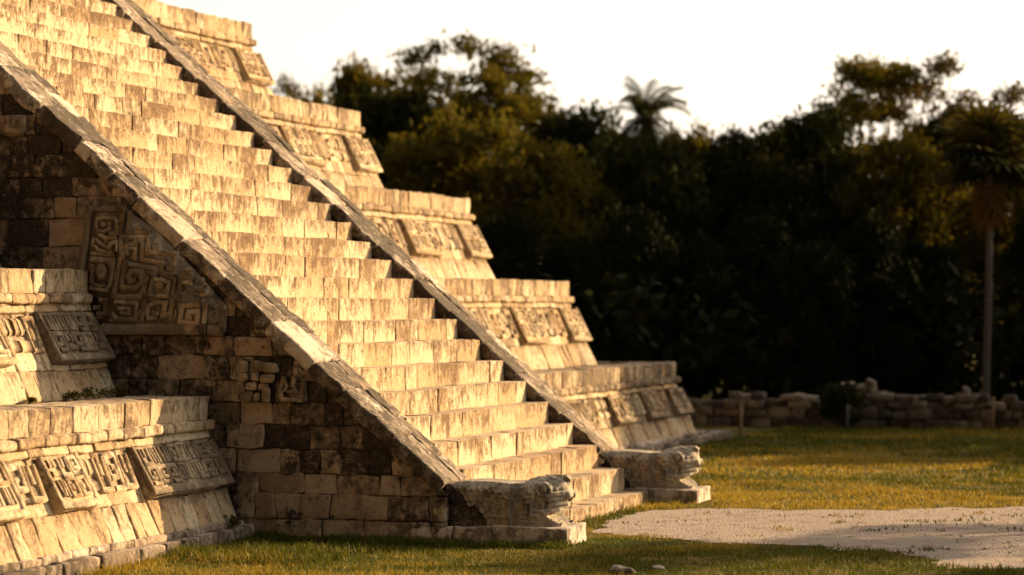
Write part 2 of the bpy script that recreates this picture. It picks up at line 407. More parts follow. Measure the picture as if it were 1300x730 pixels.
def terrace(k, side, parent):
    """side=+1: wing beyond the stairs, -1: wing this side of the stairs"""
    rng = random.Random(100*k+side); 
    if side > 0: ya, yb = YF-.3, YC[k]; zt = ZK[k]
    else: ya, yb = -(YC[k]-4.2)+4.2, -.03; zt = ZK[k]+(.07 if k == 0 else -.02)
    zbm = .34 if k == 0 else (ZK[k-1]+(.07 if k == 1 and side < 0 else 0)-.02)
    xf = XK[k]; xt = xf-.06; fine = (side < 0 and k < 2)
    lim = -7.5                                  # blocks coarser beyond the picture's edge
    mb = MB()
    d = .30
    if side > 0: prof_y = (ya, yb-.12)
    else: prof_y = (ya+.12, yb)
    prism(mb, [(-24, zbm-.3), (xt+BAT*(zt-.37-zbm)-.10, zbm-.3), (xt+BAT*(zt-.37-zbm)-.10, zbm), (xt-.12, zt-.37), (xt-.12, zt-.03), (-24, zt-.03)], *prof_y)
    ter = mb.build('terrace', M['core'], parent, smooth=False)
    FR = frame((xf, 0, 0), (0, 1, 0), (0, 0, 1), (1, 0, 0))
    cor = MB(); mold = MB(); bat = MB()
    res = .07 if fine else .12
    def run(mbx, fr, v0, v1, w0, w1, wr, gl, rad=.02, amp=.009, y0=ya, y1=yb, jit=.006, tn=None, skip=((2, -1),)):
        y = y0
        while y < y1-.05:
            wd = rng.uniform(*wr)*(2.2 if y < lim-1.5 else 1)
            if y1-(y+wd) < wr[0]*.7: wd = y1-y
            g = gl(y) if callable(gl) else gl
            rblock(mbx, fr, (y+.0015, v0, w0), (y+wd-.0015, v1+rng.uniform(-.004, .004), w1+rng.uniform(-.006, .006)), rad=rad, res=res, amp=amp,
                   tone=(rng.random(), min(1, max(0, g+rng.uniform(-.3, .3)))), skip=skip, jit=jit)
            y += wd
    ld = (lambda y: .25+.4*(y > 16)) if (side > 0 and k == 0) else (lambda y: .28)
    run(cor, FR, zt-.265, zt, -.75, 0, (.32, .75), ld, rad=.013)
    run(mold, FR, zt-.375, zt-.265, -.6, .075, (.3, .7), ld, rad=.045, y0=ya, y1=yb+(.10 if side > 0 else 0))
    # the corner return of fascia and moulding
    FS = frame((0, yb if side > 0 else ya, 0), (-1, 0, 0), (0, 0, 1), (0, 1, 0)) if side > 0 else frame((0, ya, 0), (1, 0, 0), (0, 0, 1), (0, -1, 0))
    for q in range(26):
        u0 = (-xf+.02+q*.6) if side > 0 else (xf-.02-(q+1)*.6)
        for (v0, v1, w1, mbx) in ((zt-.265, zt, 0.0, cor), (zt-.375, zt-.265, .08, mold)):
            rblock(mbx, FS, (u0, v0, -.25), (u0+.594, v1, w1), rad=.02, res=.3, amp=.008, tone=(rng.random(), rng.random()*.8), skip=((2, -1),))
    # sloping facing: v runs up the batter, w is its outward normal
    hb = zt-.37-zbm; Ls = math.hypot(1, BAT); ev = (-BAT/Ls, 0, 1/Ls); ew = (1/Ls, 0, BAT/Ls)
    xb = xt+BAT*hb; Lb = hb*Ls
    skew = rng.uniform(-.02, .02)
    base = frame((xb, 0, zbm), (0, 1, 0), ev, ew)
    nrow = 3 if hb > .85 else 2
    vs = [0]+[Lb*(i+1)/nrow+(rng.uniform(-.04, .04) if i < nrow-1 else .02) for i in range(nrow)]
    for i in range(nrow):
        run(bat, base, vs[i]+.003, vs[i+1]-.003, -.18, 0, (.26, .55), (lambda y: ld(y)*(.4+.5*i)), rad=.016, amp=.008, y1=yb-.02)
    # corner return of the batter (leans back along y)
    if side > 0:
        # a mitred corner: side face with the same batter
        side_b = frame((0, yb+BAT*hb*.85, zbm), (-1, 0, 0), (0, -BAT*.85/math.hypot(1, BAT*.85), 1/math.hypot(1, BAT*.85)), (0, 1/math.hypot(1, BAT*.85), BAT*.85/math.hypot(1, BAT*.85)))
    else:
        yb2 = ya
        side_b = frame((0, ya-BAT*hb*.85, zbm), (1, 0, 0), (0, BAT*.85/math.hypot(1, BAT*.85), 1/math.hypot(1, BAT*.85)), (0, -1/math.hypot(1, BAT*.85), BAT*.85/math.hypot(1, BAT*.85)))
    for i in range(nrow):
        for q in range(24):
            u0 = (-xb+q*.6) if side > 0 else (xb-(q+1)*.6)
            def sheared(Q, sb=side_b, sg=(1 if side > 0 else -1)):
                Q = Q.copy(); Q[:, 0] += sg*BAT/Ls*Q[:, 1]; return sb(Q)
            rblock(bat, sheared, (u0+.003, vs[i]+.003, -.18), (u0+.597, vs[i+1]-.003, 0), rad=.016, res=.3, amp=.008, tone=(rng.random(), rng.random()*.6), skip=((2, -1),))
    if side > 0:      # fill the widening corner wedge of the front batter
        yy = yb-.02; e = BAT*hb*.85
        for i in range(nrow):
            f0 = 1-vs[i]/Lb; f1 = 1-min(vs[i+1], Lb)/Lb
            def wedge(Q, i=i, f0=f0, f1=f1):
                Q = Q.copy(); s = (Q[:, 0]-yy)/.5; vv = Q[:, 1]/Lb
                Q[:, 0] = yy+s*(e*(1-vv)+.03); return base(Q)
            rblock(bat, wedge, (yy, vs[i]+.003, -.18), (yy+.5, vs[i+1]-.003, 0), rad=.016, res=.12, amp=.008, tone=(rng.random(), .3*rng.random()), skip=((2, -1),))
    cor.build('cornice', M['tier'], ter); mold.build('molding', M['tier'], ter); bat.build('batter', M['tier'], ter)
    # frieze: lip under the moulding, hanging panels and mosaics in the recesses between them
    bl = .10; lip = MB(); vt = Lb
    yend = yb+.02 if side > 0 else yb
    thick = .10
    run(lip, base, vt-.12, vt+.02, -.05, .062, (.35, .8), .2, rad=.018, y1=yend)
    lip.build('lip', M['tier'], ter)
    if side < 0:
        pans = {0: [(-2.5, -.06), (-4.92, -3.98), (-7.4, -5.75), (-10.2, -8.6), (-13, -11.4)], 1: [(-1.62, -.05), (-4.4, -2.75), (-7.2, -5.6), (-10, -8.4)]}.get(k, [(-1.3, -.05), (-4, -2.4)])
        mos = {0: [(-3.92, -2.62), (-5.68, -5.0), (-8.5, -7.5)], 1: [(-2.65, -1.72), (-5.5, -4.5)]}.get(k, [(-2.3, -1.4)])
    else:
        c = yb; pans = [(c-1.0, c+.28), (c-4.35, c-2.75), (c-7.9, c-6.3), (c-11.4, c-9.9), (c-14.8, c-13.2)]
        mos = [(c-2.65, c-1.1), (c-6.2, c-4.45), (c-9.8, c-8.0), (c-13.1, c-11.5)]
        if k == 0: pans = [(c-1.0, c+.28), (c-3.3, c-1.9), (c-5.9, c-4.5), (c-8.9, c-7.3), (c-12, c-10.4)]; mos = [(c-4.4, c-3.4), (c-7.2, c-6.0), (c-10.3, c-9.0)]
        pans = [p for p in pans if p[0] > YF+.1]; mos = [p for p in mos if p[0] > YF]
    pv0 = vt*(.34 if not (side < 0) else .36)
    if side > 0: pv0 = vt*.36
    for a, b in pans:
        # the panel hangs steeper than the batter, so its foot stands proud
        tilt = (.075 if side < 0 else .055)/(vt-pv0)
        def pm(Q, tilt=tilt):
            Q = Q.copy(); Q[:, 2] = Q[:, 2]+(vt-Q[:, 1])*tilt; return base(Q)
        mbp = MB()
        tnn = .2 if side > 0 and k else (.5 if side > 0 else (.55 if a > -3 else .2))
        nb = max(1, int((b-a)/.8)); 
        rblock(mbp, pm, (a, pv0, -.12), (b, vt-.125, .04), rad=.02, res=.10, amp=.010, tone=(rng.random(), tnn), skip=((2, -1),), jit=.003)
        # raised border on foot and sides, then the carved field
        pmf = lambda Q, pm=pm: pm(Q+np.array([0, 0, .04]))
        bd = .075
        ridge(mbp, pmf, [(a+.035, vt-.13), (a+.035, pv0+.04), (b-.035, pv0+.04), (b-.035, vt-.13)], .075, .028, (rng.random(), tnn))
        glyphs(mbp, pmf, a+.10, b-.10, pv0+.11, vt-.14, rng, h=.030, cell=.27 if side < 0 else .29, tone=tnn)
        mbp.build('relief_panel', M['carvewall'] if (side < 0 and a > -3) else M['tier'], ter)
    for a, b in mos:
        mbp = MB()
        glyphs(mbp, base, a, b, pv0+.12, vt-.14, rng, h=.045, cell=.36, tone=.2)
        mbp.build('mosaic', M['tier'], ter)
    return ter
for k in range(6): terrace(k, 1, pyr)
for k in range(4): terrace(k, -1, pyr)
mb = MB(); prism(mb, [(-24, 0), (-11, 0), (-11, 9.6), (-24, 9.6)], -8, 16.5); mb.build('summit', M['core'], pyr, smooth=False)

# plinth at the foot of both wings
fr = frame((-2.8, 0, 0), (0, 1, 0), (0, 0, 1), (1, 0, 0))
for (ya, yb) in ((-16.9, .0), (YF-.02, 27.8)):
    y = ya; mb = MB()
    while y < yb-.05:
        wd = random.uniform(.3, .75)
        if yb-(y+wd) < .25: wd = yb-y
        rblock(mb, fr, (y+.004, -.1, -1.2), (y+wd-.004, .28+random.uniform(-.008, .008), random.uniform(-.012, .012)), rad=.025, res=.09, amp=.012,
               tone=(random.random(), .3+random.random()*.4), skip=((2, -1), (1, -1)), jit=.008)
        y += wd
    y = ya+.6
    while y < min(yb, 25.9)-.05:
        wd = random.uniform(.4, .9)
        if min(yb, 25.9)-(y+wd) < .3: wd = min(yb, 25.9)-y
        rblock(mb, fr, (y+.003, .27, -.9), (y+wd-.003, .35, -.13), rad=.02, res=.09, amp=.010, tone=(random.random(), .15+random.random()*.3), skip=((2, -1),), jit=.006)
        y += wd
    if yb > 20:
        for q in range(12): rblock(mb, frame((0, 27.8, 0), (-1, 0, 0), (0, 0, 1), (0, 1, 0)), (2.82+q*.9, -.1, -.9), (3.71+q*.9, .28, 0), rad=.025, res=.2, amp=.01, tone=(random.random(), .5), skip=((2, -1),))
    mb.build('plinth', M['cap'], pyr)

# relief carved on the near balustrade's side -------------------------------
def z2(a, b): return up(90+a/4.057, 250+b/4.057, 'y', -.03)[[0, 2]]
FW = frame((0, -.035, 0), (1, 0, 0), (0, 0, 1), (0, -1, 0))
rng = random.Random(5)
def Zl(*q): return [tuple(z2(a, b)) for a, b in q]
mb = MB()
V = Zl((58, 372), (100, 50), (265, 50), (430, 165), (560, 290), (800, 560), (795, 700), (150, 700), (140, 520), (95, 500))
poly = [(x, z) for x, z in V][::-1]
n = len(poly)
Vv = [(x, -.035, z) for x, z in poly]+[(x, .05, z) for x, z in poly]
mb.add(Vv, [tuple(range(n))[::-1], tuple(range(n, 2*n))]+[(i, (i+1) % n, (i+1) % n+n, i+n) for i in range(n)], (.45, .62, .5, 1))
def rd(wd, *q, g=.4, h=.045, closed=False): ridge(mb, FW, Zl(*q), wd/260, h*1.15, (rng.random(), max(0, min(1, g+rng.uniform(-.12, .12)))), closed=closed)
rd(22, (60, 375), (85, 200), (98, 60), g=.6); rd(20, (98, 62), (290, 60), g=.85)
for y_ in (0,):
    rd(13, (282, 75), (262, 180), (268, 235), g=.6); rd(12, (310, 70), (300, 180), (420, 182), g=.7)
    rd(14, (140, 120), (165, 105), (235, 108), (250, 135), (246, 185), (205, 190)); rd(12, (205, 130), (205, 165), (175, 180), (140, 165), (138, 125))
    rd(13, (150, 190), (190, 215), (245, 205)); rd(13, (135, 215), (165, 245), (205, 262), (212, 235), (245, 228), (245, 280))
    rd(11, (130, 250), (150, 275), (230, 290)); rd(15, (110, 290), (235, 302)); rd(20, (108, 318), (240, 332), g=.25)
    rd(14, (120, 345), (112, 440), (128, 455)); rd(14, (205, 345), (225, 350), (212, 440), (190, 482), (105, 470)); rd(10, (115, 448), (160, 462), (190, 455))
boss(mb, FW, *z2(163, 383), .075, .10, .07, (.5, .3)); boss(mb, FW, *z2(172, 142), .04, .04, .06, (.5, .5))
rd(17, (295, 205), (295, 290), (268, 300), (268, 205), (408, 205), (402, 285), (550, 295), (548, 400), g=.6)
rd(17, (300, 245), (340, 242), (345, 215), (380, 220), (372, 325), (478, 335), (468, 395), g=.45)
rd(16, (300, 262), (338, 268), (335, 315), (355, 325), g=.4); rd(18, (302, 345), (452, 372), (440, 408), g=.55)
rd(18, (285, 300), (262, 320), (240, 440), (225, 500), (255, 520), (360, 515), (385, 470), (398, 395), g=.3)
rd(18, (292, 320), (270, 430), (268, 465), (340, 472), (372, 440), (376, 385), (320, 382), (298, 412), (318, 440), (345, 425), g=.3)
rd(14, (480, 345), (530, 345), (530, 395), (480, 395), g=.7, closed=True)
rd(15, (430, 422), (408, 500), (430, 512), (500, 512), (512, 440), (480, 425), (430, 422), g=.4); boss(mb, FW, *z2(462, 452), .07, .05, .05, (.6, .4))
rd(13, (545, 410), (530, 500), g=.6); rd(13, (395, 405), (385, 500), g=.5)
rd(16, (232, 540), (345, 545), (338, 628), (245, 630), (215, 600), g=.4); rd(13, (250, 572), (312, 575), (308, 602), (262, 598), g=.4)
rd(16, (185, 515), (178, 600), (140, 600), g=.5); rd(15, (125, 570), (160, 572)); rd(15, (215, 620), (210, 640), (330, 645), g=.5)
rd(16, (400, 615), (402, 560), (440, 545), (495, 548), (478, 610), (520, 602), (530, 525), g=.35); rd(14, (430, 585), (440, 620), (400, 625), g=.4)
rd(15, (390, 530), (375, 640), g=.6)
rd(17, (670, 555), (578, 560), (566, 645), (655, 652), (660, 590), (612, 590), (606, 622), (632, 622), g=.25)
rd(17, (702, 545), (690, 655), g=.45); rd(15, (728, 560), (780, 575), g=.7); rd(15, (728, 600), (760, 590), (765, 630), (735, 640), g=.7); rd(15, (785, 580), (778, 690), g=.7)
rd(34, (165, 680), (705, 684), g=.7, h=.05); rd(34, (712, 685), (788, 690), g=.7, h=.05)
for (a_, b_, ra, rb) in ((262, 120, 9, 40), (360, 160, 22, 12), (440, 250, 18, 30), (235, 400, 9, 28), (330, 430, 18, 12), (430, 390, 12, 14), (500, 470, 12, 18), (300, 590, 14, 14), (450, 600, 14, 12), (560, 520, 10, 22), (160, 530, 18, 12), (150, 620, 20, 12), (365, 600, 10, 26), (545, 600, 9, 26), (690, 500, 22, 14), (330, 290, 14, 10), (120, 230, 9, 30), (690, 610, 8, 20)):
    c_ = z2(a_, b_); boss(mb, FW, c_[0], c_[1], ra/420, rb/420, .04, (rng.random(), rng.uniform(.2, .6)), 8)
mb.build('relief_panel', M['carvewall'], bal_near)
def zz(a, b, ox, oy, sc): return tuple(up(ox+a/sc, oy+b/sc, 'y', -.03)[[0, 2]])
mb = MB()      # small mask under the cap, and the carved stones lower down
q = lambda a, b: z2(a, b)
boss(mb, FW, *q(612, 405), .085, .10, .09, (.5, .6)); boss(mb, FW, *q(612, 380), .07, .035, .11, (.5, .8)); boss(mb, FW, *q(680, 430), .03, .04, .08, (.5, .6))
rd(24, (645, 470), (700, 475), g=.6, h=.07); rd(20, (570, 440), (575, 480), g=.6, h=.05); rd(16, (590, 440), (640, 442), g=.4, h=.10); boss(mb, FW, *q(598, 395), .02, .02, .12); boss(mb, FW, *q(628, 395), .02, .02, .12)
mb.build('mask', M['carvewall'], bal_near)
mb = MB(); z3 = lambda a, b: zz(a, b, 300, 400, 3.611)
for (a, b, c, d) in ((5, 205, 55, 265), (75, 205, 130, 260), (130, 215, 195, 262), (20, 265, 60, 300), (70, 262, 110, 300), (115, 265, 175, 308), (45, 305, 100, 345), (20, 345, 80, 395), (105, 310, 150, 345), (120, 330, 160, 400), (85, 355, 115, 395)):
    p0 = z3(a, d); p1 = z3(c, b); rblock(mb, FW, (p0[0], p0[1], -.03), (p1[0], p1[1], .06+rng.uniform(-.02, .02)), rad=.03, res=.05, amp=.008, tone=(rng.random(), rng.uniform(.2, .7)))
mb.build('carved_stone', M['carvewall'], bal_near); mb = MB()
def rd3(wd, *q, g=.4): ridge(mb, FW, [z3(a, b) for a, b in q], wd/400, .06, (rng.random(), g))
rd3(22, (225, 285), (208, 340), (215, 385), (300, 390), (312, 300)); rd3(20, (270, 280), (262, 320), (285, 350), (240, 350)); rd3(18, (225, 300), (240, 325), (225, 350))
for (a, b, c, d) in ((20, 75, 60, 170), (1085, 325, 1140, 430)):
    pass
mb.build('carved_stone', M['carvewall'], bal_near); mb = MB()
p0 = zz(22, 250, 0, 80, 2.81); p1 = zz(100, 185, 0, 80, 2.81); rblock(mb, FW, (p0[0], p0[1], -.02), (p1[0], p1[1], .06), rad=.03, tone=(.5, .8))
ridge(mb, frame((0, -.095, 0), (1, 0, 0), (0, 0, 1), (0, -1, 0)), [zz(a, b, 0, 80, 2.81) for a, b in ((38, 195), (30, 240), (85, 245), (90, 200), (60, 200), (58, 225))], .06, .03, (.5, .6))
mb.build('carved_stone', M['carvewall'], bal_near)

# ------------------------------------------------------------------ serpent heads
def serpent_material():
    m = stone('serpent_limestone', pale=(.40, .34, .26), warm=(.28, .21, .14), dark=(.035, .03, .025), lich=.42, streak=.0, grey=(.14, .12, .10), fine=1.0, blotch=.7, gconst=.20); return m
M['serpent'] = serpent_material()
cl = bpy.data.textures.new('pits', 'CLOUDS'); cl.noise_scale = .07; cl.noise_depth = 3
def serpent(label):
    t = empty('serpent_head', (.1, .46, .31), label, 'statue', 'stone serpent heads at the foot of the stairs')
    S = lambda a, b: tuple(up(570+(a if a < 700 else 700+(a-700)*.84)/6.84, 590+b/6.84, 'y', .09)[[0, 2]]-np.array([.03, 0]))
    prof = [S(*p) for p in ((20, 175), (60, 152), (180, 146), (300, 147), (420, 156), (520, 166), (600, 172), (650, 165), (700, 132), (760, 118), (860, 108), (960, 108), (1040, 112), (1068, 128), (1072, 165), (1062, 205), (1072, 238),
            (1087, 262), (1088, 290), (1070, 300), (980, 306), (860, 316), (862, 362), (960, 346), (1045, 338), (1058, 350), (1056, 380), (1036, 394), (985, 394), (930, 400), (890, 420), (888, 448), (920, 475), (990, 510), (1030, 550), (1035, 585),
            (345, 585), (340, 455), (285, 400), (225, 350), (150, 275), (70, 215))]
    mb = MB(); yc = .465
    def hw(x, z):
        w_ = .365+.02*math.exp(-((x-.02)/.10)**2)
        if x > .26: w_ -= (x-.26)*(.34 if z > .5 else .10)
        if z > .69: w_ -= (z-.69)**2*9
        if x > .48: w_ -= (x-.48)**2*4.5
        return w_
    # horizontal strips keep the profile honest: extrude as an n-gon with varying half width
    n = len(prof); V = [(x, -1, z) for x, z in prof]+[(x, 1, z) for x, z in prof]
    import bmesh
    bm = bmesh.new(); vs = [bm.verts.new(v) for v in V]
    f1 = bm.faces.new(vs[:n]); f2 = bm.faces.new(vs[n:][::-1])
    for i in range(n): bm.faces.new((vs[i], vs[i+n], vs[(i+1) % n+n], vs[(i+1) % n]))
    bmesh.ops.triangulate(bm, faces=[f1, f2]); bmesh.ops.recalc_face_normals(bm, faces=bm.faces[:])
    for ax_, lo_, hi_ in ((0, -.8, .9), (2, .2, .95)):
        c_ = lo_
        while c_ < hi_:
            no_ = [0, 0, 0]; no_[ax_] = 1; co_ = [0, 0, 0]; co_[ax_] = c_+.0007
            bmesh.ops.bisect_plane(bm, geom=bm.verts[:]+bm.edges[:]+bm.faces[:], plane_co=co_, plane_no=no_); c_ += .035
    for v in bm.verts: v.co.y = yc+v.co.y*hw(v.co.x, v.co.z)
    me0 = bpy.data.meshes.new('head'); bm.to_mesh(me0); bm.free()
    Vm = [tuple(v.co) for v in me0.vertices]; mb.add(Vm, [tuple(p.vertices) for p in me0.polygons]); bpy.data.meshes.remove(me0)
    for sgn in (-1, 1):
        fr = frame((0, yc+sgn*.365, 0), (1, 0, 0), (0, 0, 1), (0, sgn, 0))
        def fr2(Q, sgn=sgn):
            Q = np.asarray(Q).copy(); w_ = np.array([hw(a, b) for a, b in Q[:, :2]])
            return np.stack([Q[:, 0], yc+sgn*(w_-.012+Q[:, 2]), Q[:, 1]], 1)
        def rr(wd, *q, h=.03, closed=False): ridge(mb, fr2, [S(*p) for p in q], wd/900, h+.018, closed=closed)
        rr(30, (800, 180), (845, 165), (895, 178), (925, 215), (930, 245), h=.045)                   # brow
        rr(24, (800, 190), (790, 230), (815, 265), (850, 275), (890, 262), h=.03)
        rr(60, (880, 285), (960, 262), (1040, 258), (1075, 262), h=.04)                                # upper lip
        rr(34, (890, 318), (960, 308), (1075, 298), h=.03)
        rr(40, (900, 362), (980, 350), (1070, 345), h=.03)                                             # jaw
        rr(34, (975, 225), (1000, 190), (1035, 175), h=.03); boss(mb, fr2, *S(1030, 205), .03, .03, .04)
        rr(22, (680, 190), (678, 290), (750, 295), (765, 240), h=.022); rr(22, (705, 185), (710, 250), h=.02); rr(22, (740, 180), (735, 255), h=.02)
        rr(22, (640, 335), (735, 330), (738, 440), (800, 440), (800, 470), h=.024)
        rr(20, (635, 370), (690, 365), (698, 420), (650, 425), (645, 460), (700, 462), h=.022); rr(20, (650, 395), (680, 398), h=.02)
        rr(24, (625, 480), (680, 500), (760, 500), h=.022); rr(20, (790, 410), (840, 405), h=.02); rr(24, (860, 330), (845, 390), (870, 440), h=.02)
        rr(26, (640, 190), (575, 270), (545, 360), (535, 450), (560, 520), h=.03)                      # collar behind the cheek
        for j in range(6):                                                                               # rows of scales on the neck
            for i in range(7):
                a = 120+i*64+(j % 2)*32; b = 195+j*46+(i*6)
                if a > 560-j*6 or b > 215+(a-70)*.92 or b > 470: continue
                rr(13, (a-26, b-12), (a-22, b+10), (a, b+20), (a+22, b+10), (a+26, b-12), h=.008+.010*random.random())
        rr(26, (350, 440), (430, 452), (530, 455), h=.02)
    fc = frame((0, 0, 0), (1, 0, 0), (0, 1, 0), (0, 0, 1))
    zt = S(900, 110)[1]
    for yy in (yc-.16, yc, yc+.16): ridge(mb, frame((0, 0, S(760, 116)[1]-.012), (1, 0, 0), (0, 1, 0), (0, 0, 1)), [(.12, yy), (.62, yy)], .07, .03)
    for yy in (yc-.12, yc+.12): boss(mb, frame((S(1088, 250)[0]-.05, 0, 0), (0, 1, 0), (0, 0, 1), (1, 0, 0)), yy, S(0, 262)[1], .05, .05, .06)
    for sgn in (-1, 1): pass
    tg = S(1010, 486)
    boss(mb, frame((0, 0, S(0, 575)[1]), (1, 0, 0), (0, 1, 0), (0, 0, 1)), S(985, 0)[0], yc, .25, .33, .12)
    hd = mb.build('head', M['serpent'], t)
    m = hd.modifiers.new('r', 'REMESH'); m.mode = 'VOXEL'; m.voxel_size = .009; m.use_smooth_shade = True
    m = hd.modifiers.new('s', 'SMOOTH'); m.iterations = 1; m.factor = .4
    m = hd.modifiers.new('d', 'DISPLACE'); m.texture = cl; m.strength = .015; m.mid_level = .5
    for sgn in (-1, 1):
        mb = MB(); x, z = S(850, 222)
        def fr2(Q, sgn=sgn): return np.stack([Q[:, 0], yc+sgn*(hw(x, z)-.004+Q[:, 2]), Q[:, 1]], 1)
        boss(mb, fr2, x, z, .05, .05, .035, (.5, .0), 18); mb.build('eye', M['serpent'], t)
    mb = MB(); fr = frame((0, 0, 0), (1, 0, 0), (0, 1, 0), (0, 0, 1))
    for (x0, x1, y0, z1) in ((-.60, -.36, .10, .60), (-.35, -.10, .16, .52), (-.60, -.40, .52, .66)): rblock(mb, fr, (x0, y0, .28), (x1, .86, z1), rad=.03, res=.07, amp=.015, tone=(.5, .8))
    prism(mb, [(-.66, .2), (-.02, .2), (-.05, .34), (-.66, .76)], .13, .90, (.6, .75))
    mb.build('filler_stone', M['wall'], t)
    mb = MB(); x = -1.38
    for x1 in (-1.02, -.55, -.1, .735):
        rblock(mb, fr, (x+.003, -.012, -.1), (x1-.003, .94, .312+random.uniform(-.004, .004)), rad=.018, res=.07, amp=.010, tone=(random.random(), random.uniform(.1, .42)), jit=.004)
        x = x1
    mb.build('plinth', M['cap'], t)
    return t
sn = serpent('shaded grey stone serpent head with bulging eye, at the near stair foot')
c = sn.copy(); COL.objects.link(c); c.location = (.1-.09, .46+7.44, .31)
c['label'] = 'sunlit tan stone serpent head at the far side of the stair foot'
for ch in list(sn.children):
    d_ = ch.copy(); COL.objects.link(d_); d_.parent = c; d_.matrix_parent_inverse = ch.matrix_parent_inverse.copy()

# ------------------------------------------------------------------ ground
def nm(name, colors, bump_s=40, st=.6):
    s = NT(name); return s
s = NT('lawn')
a = s.noise(.35, 5, .6); b = s.noise(2.2, 5, .65); c_ = s.noise(14, 4, .7)
g1 = s.mix(s.ramp(b, .35, .65), (.045, .055, .006), (.085, .080, .010))
g1 = s.mix(s.ramp(s.math('ADD', s.math('MULTIPLY', a, .6), s.math('MULTIPLY', b, .4)), .47, .60), g1, (.20, .135, .040))
g1 = s.mix(s.math('MULTIPLY', s.ramp(c_, .5, .75), .5), g1, (.05, .045, .015))
s.l(g1, s.b.inputs['Base Color']); s.b.inputs['Roughness'].default_value = 1; s.b.inputs['Specular IOR Level'].default_value = .05
s.l(s.bump(s.math('ADD', c_, s.math('MULTIPLY', s.noise(60, 3), .5)), 1, .05), s.b.inputs['Normal']); M['lawn'] = s.m
s = NT('gravel')
b = s.noise(3, 5, .6); c_ = s.noise(45, 4, .75); vo = s.n('ShaderNodeTexVoronoi'); vo.inputs['Scale'].default_value = 38; s.l(s.tc, vo.inputs['Vector'])
g1 = s.mix(s.ramp(c_, .3, .7), (.44, .35, .30), (.72, .60, .54)); g1 = s.mix(s.math('MULTIPLY', s.ramp(b, .50, .66), .55), g1, (.36, .27, .21))
g1 = s.mix(s.ramp(s.noise(9, 5, .75), .62, .70), g1, (.13, .11, .05))
s.l(g1, s.b.inputs['Base Color']); s.b.inputs['Roughness'].default_value = 1; s.b.inputs['Specular IOR Level'].default_value = .05
s.l(s.bump(s.math('ADD', s.math('ADD', vo.outputs['Distance'], c_), s.math('MULTIPLY', s.noise(7, 5, .7), 2.0)), 1, .06), s.b.inputs['Normal']); M['gravel'] = s.m
def gh(x, y): return G+.02*noise(np.stack([x, y, 0*x], 1), .5, 3)
def axis(lo, hi, n): 
    core = np.linspace(lo, hi, n); return np.concatenate([[-600, -200, -80, -40, -25], core, [40, 60, 90, 200, 600]])
xs = axis(-16, 24, 130); ys = axis(-18, 30, 150)
X, Y = np.meshgrid(xs, ys, indexing='ij'); Z = gh(X.ravel(), Y.ravel()); idx = np.arange(X.size).reshape(X.shape)
q = np.stack([idx[:-1, :-1], idx[1:, :-1], idx[1:, 1:], idx[:-1, 1:]], -1).reshape(-1, 4)
mb = MB(); mb.add(np.stack([X.ravel(), Y.ravel(), Z], 1), q); tag(mb.build('ground', M['lawn']), kind='structure')
# gravel path
pe = [(757, 676), (752, 668), (768, 658), (800, 652), (830, 648), (880, 647), (939, 647), (1020, 649), (1118, 649), (1210, 646), (1300, 644), (1500, 640), (1900, 640), (1900, 760), (1500, 742), (1300, 724), (1200, 722), (1186, 711), (1150, 705), (1098, 700), (1019, 692), (940, 688), (860, 685), (800, 683)]
pw = [up(a, b, 'z', G)[:2] for a, b in pe]; out = []
for i in range(len(pw)):
    p, q_ = pw[i], pw[(i+1) % len(pw)]; L = np.linalg.norm(q_-p); k = max(1, int(L/.09))
    for j in range(k): out.append(p+(q_-p)*j/k)
out = np.array(out); o3 = np.c_[out, np.zeros(len(out))]
out = out+np.stack([noise(o3, 2.2, 5)*.20+noise(o3, 9, 6)*.10, noise(o3, 2.2, 8)*.30+noise(o3, 9, 9)*.18], 1)
PATH = out
import bmesh
from mathutils.geometry import delaunay_2d_cdt
inner = [Vector((x, y)) for x in np.arange(-1, 13, .3) for y in np.arange(-4, 13, .3)]
nO = len(out); vv, ee, ff, *_ = delaunay_2d_cdt([Vector(p) for p in out]+inner, [], [list(range(nO))], 2, 1e-5)
va = np.array([(v.x, v.y) for v in vv])
mb = MB(); mb.add(np.c_[va, gh(va[:, 0], va[:, 1])+.006], [tuple(f) for f in ff]); 
pth = mb.mesh('path'); bm = bmesh.new(); bm.from_mesh(pth)
def inpoly(px_, py_, P):
    r = np.zeros(len(px_), bool); j = len(P)-1
    for i in range(len(P)):
        c1 = (P[i, 1] > py_) != (P[j, 1] > py_)
        xx = (P[j, 0]-P[i, 0])*(py_-P[i, 1])/(P[j, 1]-P[i, 1]+1e-12)+P[i, 0]
        r ^= c1 & (px_ < xx); j = i
    return r
cen = np.array([tuple(f.calc_center_median()) for f in bm.faces]); ok = inpoly(cen[:, 0], cen[:, 1], PATH)
bmesh.ops.delete(bm, geom=[f for f, k in zip(list(bm.faces), ok) if not k], context='FACES'); bmesh.ops.recalc_face_normals(bm, faces=bm.faces[:]); bm.to_mesh(pth); bm.free()
tag(link('path', pth, M['gravel']), kind='structure')
